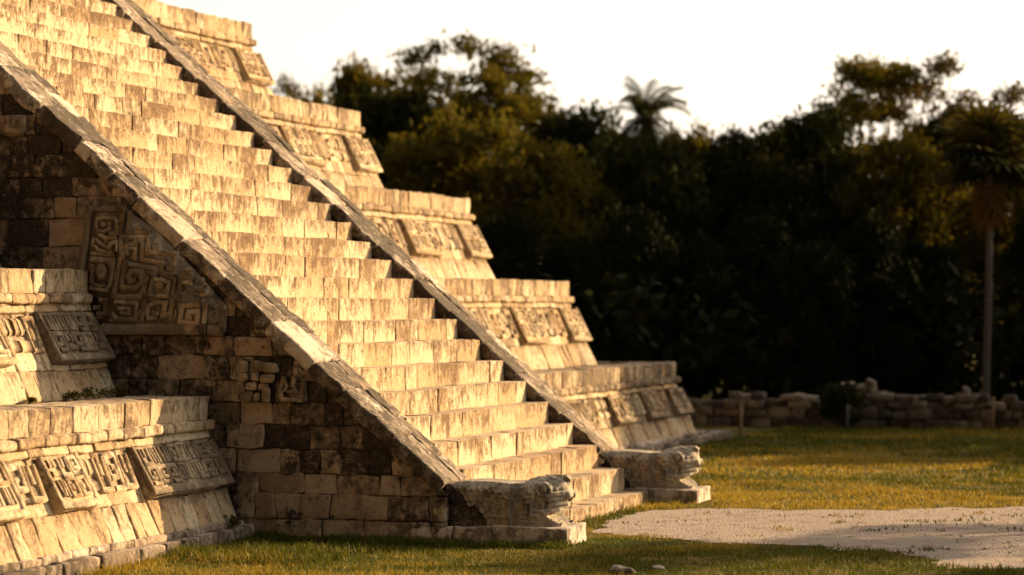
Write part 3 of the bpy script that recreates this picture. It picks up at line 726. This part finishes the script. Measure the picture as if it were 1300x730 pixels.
# pebbles: uncountable loose gravel lying on the path
rp = np.random.RandomState(9); n = 5000; px_ = rp.uniform(-.5, 9, n); py_ = rp.uniform(-3, 10, n); k = inpoly(px_, py_, PATH); px_, py_ = px_[k], py_[k]; n = len(px_)
sz0 = rp.uniform(.004, .012, n)*(1+1.5*(rp.rand(n) < .04)); oc = np.array([(1, 0, 0), (0, 1, 0), (-1, 0, 0), (0, -1, 0), (0, 0, .7), (0, 0, -.7)])
V = (oc[None]*rp.uniform(.6, 1.2, (n, 6, 3))*sz0[:, None, None]+np.stack([px_, py_, gh(px_, py_)+.008], 1)[:, None]).reshape(-1, 3)
ft = np.array([(0, 1, 4), (1, 2, 4), (2, 3, 4), (3, 0, 4), (1, 0, 5), (2, 1, 5), (3, 2, 5), (0, 3, 5)]); Fp = (ft[None]+np.arange(n)[:, None, None]*6).reshape(-1, 3)
mb = MB(); tn = np.zeros((n*6, 4)); tn[:, 0] = np.repeat(rp.rand(n), 6); tn[:, 1] = np.repeat(rp.rand(n), 6); mb.add(V, Fp, tn)
tag(mb.build('pebbles', M['gravel']), 'loose pebbles scattered over the gravel path', 'pebbles', kind='stuff')
# grass blades
rs = np.random.RandomState(3)
def blades(n, x0, x1, y0, y1, hmin, hmax, wd):
    x = rs.uniform(x0, x1, n); y = rs.uniform(y0, y1, n); P3 = np.stack([x, y, 0*x], 1)
    dens = noise(P3, 1.3, 21)*.5+noise(P3, 4.5, 22)*.5
    keep = (rs.rand(n) < .62+.55*dens) & ~((x < -2.78) & ((y < .0) | (y > YF-.1))) & ~((x < .04) & (y > -.01) & (y < YF)) & ~((x < .76) & (y > -.02) & (y < .95)) & ~((x < .76) & (y > YO-.02) & (y < YF+.02))
    keep &= ~(inpoly(x, y, PATH) & (noise(P3, 9, 30)*.6+noise(P3, 2, 31)*.5 < .57))
    x, y, dens = x[keep], y[keep], dens[keep]; n = len(x)
    h = rs.uniform(hmin, hmax, n)*(1+.7*dens); a = rs.uniform(0, 2*math.pi, n); ln = rs.uniform(.2, .9, n)*h; la = rs.uniform(0, 2*math.pi, n)
    z = gh(x, y)-.004; dx, dy = np.cos(a)*wd/2, np.sin(a)*wd/2
    mx, my = x+np.cos(la)*ln*.35, y+np.sin(la)*ln*.35
    V = np.stack([np.stack([x-dx, y-dy, z], 1), np.stack([x+dx, y+dy, z], 1), np.stack([mx+dx*.7, my+dy*.7, z+h*.6], 1), np.stack([mx-dx*.7, my-dy*.7, z+h*.6], 1), np.stack([x+np.cos(la)*ln, y+np.sin(la)*ln, z+h], 1)], 1).reshape(-1, 3)
    i = np.arange(n)*5; P3 = np.stack([x, y, 0*x], 1)
    dry_sunlit = np.clip(.5+noise(P3, .45, 40)*.55+noise(P3, 2, 41)*.35+rs.uniform(-.2, .2, n)+.30*np.exp(-((y-13)/5)**2)-.22*(y > 21), 0, 1)  # random dry patches, plus the sunlit band painted golden and shaded far lawn greener
    col = np.repeat(np.stack([rs.rand(n), dry_sunlit, 0*dry_sunlit, 1+0*dry_sunlit], 1), 5, axis=0)
    return V, i, col
s = NT('grass_blades'); at = s.n('ShaderNodeAttribute', attribute_name='tone'); sep = s.n('ShaderNodeSeparateColor'); s.l(at.outputs['Color'], sep.inputs[0])
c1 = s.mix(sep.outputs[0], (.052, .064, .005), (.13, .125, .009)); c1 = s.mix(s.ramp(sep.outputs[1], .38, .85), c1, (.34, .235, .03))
s.l(c1, s.b.inputs['Base Color']); s.b.inputs['Roughness'].default_value = .7; s.b.inputs['Specular IOR Level'].default_value = .2
tr = s.n('ShaderNodeBsdfTranslucent'); s.l(c1, tr.inputs[0]); mx = s.n('ShaderNodeMixShader'); mx.inputs[0].default_value = .3
s.l(s.b.outputs[0], mx.inputs[1]); s.l(tr.outputs[0], mx.inputs[2]); s.l(mx.outputs[0], s.t.nodes['Material Output'].inputs[0]); M['grass'] = s.m
def grass_obj(parts, name, label):
    me = bpy.data.meshes.new(name); Vs = []; Fq = []; Ft = []; Cs = []; o = 0
    for V, i, c in parts:
        Vs.append(V); Cs.append(c); i = i+o; o += len(V)
        Fq.append(np.stack([i, i+1, i+2, i+3], 1)); Ft.append(np.stack([i+3, i+2, i+4], 1))
    V = np.concatenate(Vs); Fq = np.concatenate(Fq); Ft = np.concatenate(Ft)
    me.vertices.add(len(V)); me.vertices.foreach_set('co', V.ravel())
    loops = np.concatenate([Fq.ravel(), Ft.ravel()]); me.loops.add(len(loops)); me.loops.foreach_set('vertex_index', loops)
    st = np.concatenate([np.arange(len(Fq))*4, len(Fq)*4+np.arange(len(Ft))*3]); tot = np.r_[np.full(len(Fq), 4), np.full(len(Ft), 3)]
    me.polygons.add(len(st)); me.polygons.foreach_set('loop_start', st)
    at = me.color_attributes.new('tone', 'FLOAT_COLOR', 'POINT'); at.data.foreach_set('color', np.concatenate(Cs).astype(np.float32).ravel())
    me.update(calc_edges=True); me.validate(); return tag(link(name, me, M['grass']), label, 'grass', kind='stuff')
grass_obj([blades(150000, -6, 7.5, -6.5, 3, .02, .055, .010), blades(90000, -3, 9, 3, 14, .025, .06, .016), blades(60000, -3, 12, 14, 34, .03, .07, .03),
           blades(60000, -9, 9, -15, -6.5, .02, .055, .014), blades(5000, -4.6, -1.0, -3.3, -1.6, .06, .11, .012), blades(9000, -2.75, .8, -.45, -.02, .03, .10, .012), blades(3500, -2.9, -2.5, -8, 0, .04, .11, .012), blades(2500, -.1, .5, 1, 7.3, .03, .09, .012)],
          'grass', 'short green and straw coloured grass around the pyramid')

# weeds on the ledges and bushes -----------------------------------------
def leaf_mat(name, c1, c2, tl=.35):
    s = NT(name); at = s.n('ShaderNodeAttribute', attribute_name='tone'); sep = s.n('ShaderNodeSeparateColor'); s.l(at.outputs['Color'], sep.inputs[0])
    c = s.mix(sep.outputs[0], c1, c2); s.l(c, s.b.inputs['Base Color']); s.b.inputs['Roughness'].default_value = .9; s.b.inputs['Specular IOR Level'].default_value = .04
    tr = s.n('ShaderNodeBsdfTranslucent'); s.l(s.mix(1.0, c, (1.0, .95, .5), 'MULTIPLY'), tr.inputs[0]); mx = s.n('ShaderNodeMixShader'); mx.inputs[0].default_value = tl
    s.l(s.b.outputs[0], mx.inputs[1]); s.l(tr.outputs[0], mx.inputs[2]); s.l(mx.outputs[0], s.t.nodes['Material Output'].inputs[0]); return s.m
M['leaf'] = leaf_mat('leaf_olive', (.05, .052, .010), (.15, .115, .018), .36); M['leafdark'] = leaf_mat('leaf_dark_green', (.018, .024, .007), (.042, .045, .011), .12); M['shadeleaf'] = leaf_mat('leaf_painted_shade', (.010, .014, .005), (.022, .026, .008), .05)  # shadeleaf: forest shade painted into a near-black copy of the leaf colour
M['leafpale'] = leaf_mat('leaf_dry_olive', (.07, .055, .018), (.12, .08, .03), .25); M['palmleaf'] = leaf_mat('palm_leaf', (.04, .045, .012), (.09, .075, .02), .2); M['thatch'] = leaf_mat('dead_palm_leaf', (.13, .07, .025), (.20, .11, .04), .2)
s = NT('bark'); n1 = s.noise(6, 5, .7, s.mapping((1, 1, .4))); c = s.mix(n1, (.07, .055, .04), (.20, .16, .12)); s.l(c, s.b.inputs['Base Color']); s.b.inputs['Roughness'].default_value = .95; s.l(s.bump(n1, .8, .05), s.b.inputs['Normal']); M['bark'] = s.m
s = NT('palm_bark'); n1 = s.noise(3, 4, .7, s.mapping((1, 1, 4))); c = s.mix(n1, (.06, .05, .042), (.15, .13, .11)); s.l(c, s.b.inputs['Base Color']); s.b.inputs['Roughness'].default_value = .95; s.l(s.bump(n1, .6, .04), s.b.inputs['Normal']); M['pbark'] = s.m
s = NT('stake_wood'); n1 = s.noise(8, 4, .7, s.mapping((1, 1, .2))); c = s.mix(n1, (.13, .08, .045), (.30, .20, .12)); s.l(c, s.b.inputs['Base Color']); s.b.inputs['Roughness'].default_value = .9; M['stake'] = s.m

def leaves(centers, radii, counts, size, seed, flat=1.0):
    r = np.random.RandomState(seed); P = []; T = []
    for c, rad, n in zip(centers, radii, counts):
        d = r.normal(size=(n, 3)); d /= np.linalg.norm(d, axis=1, keepdims=True); d *= (r.rand(n, 1)**.45)*rad*(1+.25*r.normal(size=(n, 1))); d[:, 2] *= .62*flat
        P.append(np.array(c)+d); T.append(np.full(n, r.rand())*.6+r.rand(n)*.4)
    P = np.concatenate(P); T = np.concatenate(T); n = len(P)
    u = r.normal(size=(n, 3)); u /= np.linalg.norm(u, axis=1, keepdims=True); v = np.cross(u, r.normal(size=(n, 3))); v /= np.linalg.norm(v, axis=1, keepdims=True)
    sz_ = size*r.uniform(.6, 1.4, (n, 1)); u *= sz_; v *= sz_*.45
    V = np.stack([P-u, P-v, P+u, P+v], 1).reshape(-1, 3); i = np.arange(n)*4
    return V, np.stack([i, i+1, i+2, i+3], 1), np.repeat(T, 4)
def leafmesh(name, V, Fq, T, mat):
    me = bpy.data.meshes.new(name); me.vertices.add(len(V)); me.vertices.foreach_set('co', V.ravel()); me.loops.add(Fq.size); me.loops.foreach_set('vertex_index', Fq.ravel())
    me.polygons.add(len(Fq)); me.polygons.foreach_set('loop_start', np.arange(len(Fq))*4)
    at = me.color_attributes.new('tone', 'FLOAT_COLOR', 'POINT'); c = np.zeros((len(V), 4), np.float32); c[:, 0] = T; c[:, 3] = 1; at.data.foreach_set('color', c.ravel())
    me.update(calc_edges=True); me.materials.append(mat); return me
def treemesh(seed, H, cr, base, nc, clr, nl, size, mat, shape='round', name='tree'):
    """local origin at the foot; returns (trunk mesh, crown mesh)"""
    r = random.Random(seed); cs = []; rad = []
    for i in range(nc):
        a = r.uniform(0, 2*math.pi)
        if shape == 'round':
            t = r.random(); z = base+(H-base)*(t**.75); k = math.sin(math.pi*min(.97, .12+.82*t))**.6; rr_ = cr*k*r.uniform(.35, 1.05)
        elif shape == 'umbrella':
            t = r.random(); rr_ = cr*math.sqrt(r.random())*1.05; z = base+(H-base)*(1-.75*(rr_/cr)**2)*(r.choice([.62, .8, 1.0])) 
        elif shape == 'column': t = r.random(); z = base+(H-base)*t; rr_ = cr*r.uniform(.3, 1)
        cs.append((rr_*math.cos(a), rr_*math.sin(a), z-clr*.3)); rad.append(clr*r.uniform(.6, 1.3))
    V, Fq, T = leaves(cs, rad, [int(nl*(q/clr)**2) for q in rad], size, seed)
    crown = leafmesh('crown', V, Fq, T, mat)
    mb = MB(); hb = H*.42; bx, by = r.uniform(-.3, .3), r.uniform(-.3, .3)
    tube(mb, [(0, 0, -.2), (bx*.4, by*.4, hb*.5), (bx, by, hb)], [.035*H*.7, .026*H*.7, .02*H*.7], 8)
    for i in range(0, nc, max(1, nc//26)):
        c = cs[i]; zs = min(hb, c[2]*.6); s0 = (bx*zs/hb, by*zs/hb, zs)
        mid = (s0[0]*.45+c[0]*.55+r.uniform(-.2, .2), s0[1]*.45+c[1]*.55+r.uniform(-.2, .2), s0[2]*.5+c[2]*.5+r.uniform(0, .25))
        tube(mb, [s0, mid, c], [.010*H*.7, .006*H*.7, .012], 5)
    trunk = mb.mesh('trunk'); trunk.materials.append(M['bark']); return trunk, crown
def place_tree(name, meshes, loc, sc, rz, label, cat, group=None, names=('trunk', 'crown')):
    t = empty(name, loc, label, cat, group); t.rotation_euler = (0, 0, rz); t.scale = sc
    for n_, me in zip(names, meshes):
        o = bpy.data.objects.new(n_, me); COL.objects.link(o); o.parent = t
    return t
dense = [treemesh(11+i, 7, 2.6, .7, 100, .75, 190, .125, M['leafdark'] if i % 2 else M['leaf'], 'round') for i in range(4)]
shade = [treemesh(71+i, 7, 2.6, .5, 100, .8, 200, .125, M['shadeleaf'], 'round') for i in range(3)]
loose = [treemesh(31+i, 8, 2.4, 3.4, 85, .5, 170, .085, M['leaf'], 'round') for i in range(2)]
umb = treemesh(52, 9, 3.6, 4.6, 120, .50, 150, .085, M['leaf'], 'umbrella')
thin = treemesh(63, 7.5, 1.7, 3.5, 60, .42, 90, .075, M['leafpale'], 'round')
def spot(px, Y, top):
    p = up(px, top, 'y', Y); return p[0], p[2]
def T3(meshes, H0, R0, px, Y, top, wpx, label, group=None, name='leafy_tree', k=0, cat='tree'):
    x, z = spot(px, Y, top); depth = np.array([x, Y, 0])-CAM; depth = depth@_F; wm = wpx*depth/FPX
    sh = (z-G)/H0; sr = wm/(2*R0)
    return place_tree(name, meshes, (x, Y, G), (sr, sr, sh), k*1.7+px*.01, label, cat, group)
D = lambda i: dense[i % 4]
gB = 'trees at the forest edge'
TREES = [
 (thin, 7.8, 2.0, 372, 66, 84, 105, 'small airy treetop just right of the upper terraces', 0),
 (D(2), 7.4, 2.7, 402, 64, 94, 150, 'low dark treetop joining the airy treetop to the forest', 3),
 (D(0), 7.4, 2.7, 462, 62, 66, 170, 'dense dark crown left of the wide-topped tree', 0),
 (umb, 9.3, 3.8, 585, 58, 32, 370, 'tallest wide-topped tree with bright sky showing through its flat crown', 0),
 (D(1), 7.4, 2.7, 500, 54, 92, 220, 'broad tree directly below the wide flat crown', 1),
 (loose[0], 8.3, 2.7, 632, 56, 72, 170, 'slender loose tree under the right end of the wide flat crown', 2),
 (D(2), 7.4, 2.7, 600, 50, 122, 230, 'olive tree with sunlit yellow patches, left of the round dark tree', 3),
 (D(3), 7.4, 2.7, 735, 57, 122, 190, 'round dark crown left of the coconut palm', 4),
 (D(0), 7.4, 2.7, 690, 47, 165, 200, 'yellow-green tree in front of the round dark crown', 5),
 (D(1), 7.4, 2.7, 792, 52, 148, 150, 'bushy tree just under the coconut palm fronds', 6),
 (D(3), 7.4, 2.7, 832, 48, 166, 160, 'dark tree hiding the coconut palm trunk', 2),
 (D(2), 7.4, 2.7, 872, 54, 140, 130, 'tree with a spiky top just right of the coconut palm', 7),
 (D(3), 7.4, 2.7, 925, 50, 152, 150, 'low-topped tree at the lowest dip of the skyline', 8),
 (D(0), 7.4, 2.7, 985, 52, 140, 160, 'rounded tree left of the tall open-crowned tree', 9),
 (D(1), 7.4, 2.7, 1050, 49, 118, 190, 'dense tree at the left foot of the tall open crown', 10),
 (loose[1], 8.3, 2.7, 1110, 55, 62, 250, 'tall open-crowned tree right of the skyline dip', 11),
 (thin, 7.8, 2.0, 1190, 55, 52, 170, 'thin branching treetop reaching right of the tall open crown', 12),
 (D(2), 7.4, 2.7, 1140, 48, 150, 160, 'dark tree below the small bright gap of sky', 13),
 (D(3), 7.4, 2.7, 1225, 53, 122, 160, 'tree behind the fan palm head', 14),
 (thin, 7.8, 2.0, 1275, 50, 92, 180, 'twiggy brownish treetop at the right edge above the fan palm', 15),
 (D(0), 7.4, 2.7, 1310, 47, 140, 170, 'dark tree at the right edge of the picture', 16),
]
for i, (me, H0, R0, px, Yd, top, wpx, lab, k) in enumerate(TREES): T3(me, H0, R0, px, Yd, top, wpx, lab, gB, 'leafy_tree', k)
# the shadowed front row, close behind the ruined wall
fr_ = [(560, 300), (640, 262), (720, 300), (800, 255), (880, 290), (960, 262), (1035, 300), (1110, 262), (1180, 300), (1330, 262)]
tl = ['far left, half hidden by the third terrace', 'just right of the third terrace corner', 'above the second terrace corner', 'behind the lowest terrace', 'behind the left end of the low wall', 'left of the pale broken pier', 'behind the thin dark stake', 'directly behind the broken pier', 'just left of the palm trunk', 'just right of the palm trunk']
for i, ((px, top), l) in enumerate(zip(fr_, tl)):
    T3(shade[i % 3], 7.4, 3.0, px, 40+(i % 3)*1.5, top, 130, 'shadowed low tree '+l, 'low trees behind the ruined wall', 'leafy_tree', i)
# trees out of frame to the right: they shade the lawn and the lowest terrace
off = [(8.5, 41, 8.0), (11.5, 40, 8.6), (14.5, 42, 8.8), (17.8, 40, 8.4), (21, 41, 8.2), (24.5, 40, 8.6), (28, 42, 9), (31.5, 40, 8.5), (35, 41, 9), (39, 40, 9), (5.2, 44, 8.5), (43, 38, 9), (47, 34, 9)]
for i, (x, y, H) in enumerate(off):
    place_tree('leafy_tree', D(i), (x, y, G), (.95, .95, H/7.4), i*1.3, 'tree standing %s in the row right of the fan palm' % ['second', 'third', 'fourth', 'fifth', 'sixth', 'seventh', 'eighth', 'ninth', 'tenth', 'eleventh', 'first', 'twelfth', 'thirteenth'][i], 'tree', gB)
place_tree('leafy_tree', loose[0], (15.5, 15, G), (.9, .9, .80), .4, 'lone open-crowned lawn tree throwing shade over the gravel path', 'tree')
place_tree('leafy_tree', loose[1], (20.8, 15, G), (1.0, 1.0, .82), 1.4, 'second lawn tree, farther right of the gravel path', 'tree')

# forest floor growth: one dark mass nobody could count
r = np.random.RandomState(8); n = 420
cx_ = r.uniform(-34, 40, n); cy_ = r.uniform(37.5, 62, n); cz_ = r.uniform(.1, 3.2, n)
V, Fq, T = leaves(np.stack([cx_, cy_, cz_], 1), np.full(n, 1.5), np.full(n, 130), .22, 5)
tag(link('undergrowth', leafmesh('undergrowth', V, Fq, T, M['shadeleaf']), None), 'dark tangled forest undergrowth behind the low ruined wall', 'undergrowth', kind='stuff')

# coconut palm and fan palm ----------------------------------------------
def frond(mb_l, base, az, length, droop, rise, leaflet, seed, n=16):
    r = random.Random(seed); pts = []; p = Vector(base); e = rise
    for i in range(n+1):
        pts.append(p.copy()); d = Vector((math.cos(az)*math.cos(e), math.sin(az)*math.cos(e), math.sin(e))); p = p+d*length/n; e -= droop/n*(1+i/n)
    side = Vector((-math.sin(az), math.cos(az), 0)); V = []; F = []
    for i in range(2, n):
        for sg in (-1, 1):
            l = leaflet*math.sin(math.pi*(.12+.8*i/n))**.6*r.uniform(.85, 1.15); tip = pts[i]+side*sg*l*.75+(pts[i+1]-pts[i]).normalized()*l*.45-Vector((0, 0, l*.45)); a = (pts[i+1]-pts[i])*.85
            k = len(V); V += [tuple(pts[i]-a*.5), tuple(pts[i]+a*.5), tuple(tip+a*.1), tuple(tip-a*.1)]; F.append((k, k+1, k+2, k+3))
    mb_l.add(V, F, (r.random(), .5, .5, 1)); tube(mb_l, pts[::4], [.03, .025, .02, .014, .01, .008, .008][:len(pts[::4])], 4)
x, z = spot(818, 50, 146)
t = empty('coconut_palm', (x, 50, G), 'coconut palm with drooping feathery fronds standing out on the skyline', 'palm')
mb = MB(); tube(mb, [(x+.1, 50, G), (x+.05, 50, z*.5), (x, 50, z)], [.16, .12, .10], 8); mb.build('trunk', M['pbark'], t)
mb = MB()
for i in range(38): frond(mb, (x, 50, z-.1), i*2.4, random.uniform(1.15, 1.5), random.uniform(.8, 1.9), random.choice([1.2, .9, .55, .25, -.1, 1.45, -.5]), .34, i, 20)
mb.build('crown', M['palmleaf'], t)
x, z = spot(1257, 37, 225); x0, _ = spot(1250, 37, 500)
t = empty('fan_palm', (x0, 37, G), 'tall fan palm with bare pale trunk and a skirt of dead leaves', 'palm')
mb = MB(); tube(mb, [(x0, 37, G-.1), (x0+.02, 37, .5), (x0+(x-x0)*.5+.03, 37, z*.55), (x, 37, z)], [.125, .09, .075, .07], 10); mb.build('trunk', M['pbark'], t)
def fan(mb_, c, d, R_, nseg, seed, tn):
    d = Vector(d).normalized(); s_ = d.cross(Vector((0, 0, 1))); s_.normalize(); n_ = s_.cross(d); hub = Vector(c)+d*R_*.75; V = []; F = []
    for i in range(nseg):
        a = -2.1+4.2*i/(nseg-1); q = (d*math.cos(a)+s_*math.sin(a))*R_*(.9+.2*math.cos(a)); w_ = s_.cross(q).normalized() if s_.cross(q).length > 1e-4 else n_
        pr = n_.cross(q).normalized()*R_*.055; tip = hub+q-Vector((0, 0, R_*.22)); k = len(V)
        V += [tuple(hub-pr*.3), tuple(hub+pr*.3), tuple(hub+q*.6+pr), tuple(hub+q*.6-pr), tuple(tip)]; F += [(k, k+1, k+2, k+3), (k+3, k+2, k+4)]
    mb_.add(V, F, (tn, .5, .5, 1)); tube(mb_, [c, tuple(hub)], [.018, .012], 4)
mb = MB(); rr_ = random.Random(4)
for i in range(52):
    a = i*2.4; e = rr_.uniform(-.45, 1.4); fan(mb, (x, 37, z+.25), (math.cos(a)*math.cos(e), math.sin(a)*math.cos(e), math.sin(e)), rr_.uniform(.65, 1.0), 17, i, rr_.random())
mb.build('crown', M['palmleaf'], t)
mb = MB()
for i in range(26):
    a = i*2.4; e = rr_.uniform(-1.45, -.95); fan(mb, (x, 37, z+.1-rr_.random()*.5), (math.cos(a)*math.cos(e), math.sin(a)*math.cos(e), math.sin(e)), rr_.uniform(.38, .55), 9, i, rr_.random())
mb.build('dead_leaf_skirt', M['thatch'], t)

# ruined wall --------------------------------------------------------------
YW = 34.0
wl = empty('ruined_wall', (0, YW, G), 'long low ruined wall of rough blocks at the edge of the forest', 'wall')
mb = MB(); fr = frame((0, YW, 0), (1, 0, 0), (0, 0, 1), (0, -1, 0)); rr_ = random.Random(12)
z = G-.05; rows = [.24, .2, .17, .14]
for k, hh in enumerate(rows):
    x = -12
    while x < 26:
        wd = rr_.uniform(.18, .55)
        if not (k == 3 and rr_.random() < .45):
            rblock(mb, fr, (x+.006, z, -.5), (x+wd-.006, z+hh+rr_.uniform(-.03, .03), rr_.uniform(-.05, .04)), rad=.04, res=.15, amp=.02, tone=(rr_.random(), rr_.random()), jit=.02)
        x += wd
    z += hh-.004
mb.build('masonry', M['ruin'], wl)
mb = MB()
xa = up(1062, 480, 'y', YW-.05)[0]; xb_ = up(1110, 480, 'y', YW-.05)[0]; zt = up(1080, 478, 'y', YW)[2]
for (u0, u1, z0, z1) in ((0, .30, .55, .82), (.3, .62, .55, .84), (.62, 1, .55, .80), (0.0, .42, .82, 1.02), (.45, .75, .84, .97), (.72, .98, .80, 1.08), (-.4, .0, .60, .78), (1.0, 1.3, .6, .8), (-.9, -.5, .6, .72), (1.9, 2.2, .6, .74), (3.3, 3.45, .6, .92)):
    rblock(mb, fr, (xa+(xb_-xa)*u0, z0+.05, -.4), (xa+(xb_-xa)*u1-.01, z1+.05, .0), rad=.04, res=.1, amp=.03, tone=(rr_.random(), rr_.random()*.6), jit=.02)
mb.build('broken_pier', M['ruin'], wl)

def bush(name, x, y, z, r_, h, n, size, mat, label, cat='bush', seed=1, group=None, stems=True):
    t = empty(name, (x, y, z), label, cat, group); rr_ = random.Random(seed)
    cs = [(x+rr_.uniform(-r_, r_)*.8, y+rr_.uniform(-r_, r_)*.8, z+h*rr_.uniform(.15, .95)) for _ in range(10)]
    V, Fq, T = leaves(cs, [r_*.5]*10, [n//10]*10, size, seed); o = link('foliage', leafmesh('foliage', V, Fq, T, mat), None, t)
    mb = MB()
    for c in cs[:6]: tube(mb, [(x, y, z-.02), ((x+c[0])/2, (y+c[1])/2, z+h*.3), c], [.012*h+.004, .008*h+.002, .003], 4)
    mb.build('stem', M['bark'], t); return t
xb2 = up(1072, 530, 'y', 33)[0]
bush('bush', xb2, 33.0, G, .45, .95, 2600, .06, M['leafdark'], 'dark rounded bush against the ruined wall below the broken pier', seed=3)
xq, zq = up(145, 497, 'y', -1.0)[[0, 2]]
for j, (px, py, xx, r_, h, lab) in enumerate([(122, 494, -4.30, .16, .12, 'low green weed at the back of the first ledge, middle of the ledge'), (96, 497, -4.30, .14, .09, 'small green weed on the first ledge, next to the sunlit batter'), (148, 492, -4.28, .12, .12, 'dark weed in the corner where the first ledge meets the stair wall'),
        (12, 318, -5.75, .18, .30, 'dark tuft growing on the second ledge at the left edge of the photo'), (293, 657, -2.93, .12, .14, 'dark weed at the foot of the sloping stones beside the stair wall'), (42, 497, -4.3, .07, .05, 'tiny yellow weed on the sunlit part of the first ledge')]):
    p = up(px, py, 'x', xx); zl = 1.71 if j in (0, 1, 2, 5) else (3.10 if j == 3 else .30)
    bush('weed', xx, p[1], zl, r_, h*.7, 300, .016, M['leaf'] if j != 3 else M['leafdark'], lab, 'weed', 20+j)
# stakes --------------------------------------------------------------------
for px, yb_, h, mt, lab in ((940, 556, .62, 'stake', 'thin dark wooden stake on the lawn right of the lowest terrace corner'), (1075, 546, .52, 'pbark', 'short pale stake in front of the dark bush'), (1260, 547, .70, 'stake', 'brownish wooden stake just right of the palm trunk')):
    p = up(px, yb_, 'z', G); mb = MB(); tube(mb, [(p[0], p[1], G-.1), (p[0]+.01, p[1], G+h*.5), (p[0]+.02, p[1], G+h)], [.035, .032, .03], 7)
    for q in range(1): pass
    tag(mb.build('stake', M[mt]), lab, 'stake', 'stakes in the lawn')
# loose stones ---------------------------------------------------------------
for px, py, sz_, lab in ((790, 726, .13, 'flat pale loose stone in the foreground grass at the bottom edge'), (838, 722, .06, 'small grey loose stone right of the flat pale one'), (868, 723, .05, 'tiny dark loose stone in the grass below the path')):
    p = up(px, py, 'z', G); mb = MB(); rblock(mb, frame((p[0], p[1], G), (1, 0, 0), (0, 1, 0), (0, 0, 1)), (-sz_, -sz_*.7, -.04), (sz_, sz_*.7, sz_*.35), rad=sz_*.3, res=.04, amp=.02, tone=(.2, .3))
    tag(mb.build('loose_stone', M['cap']), lab, 'stone', 'loose stones in the grass')
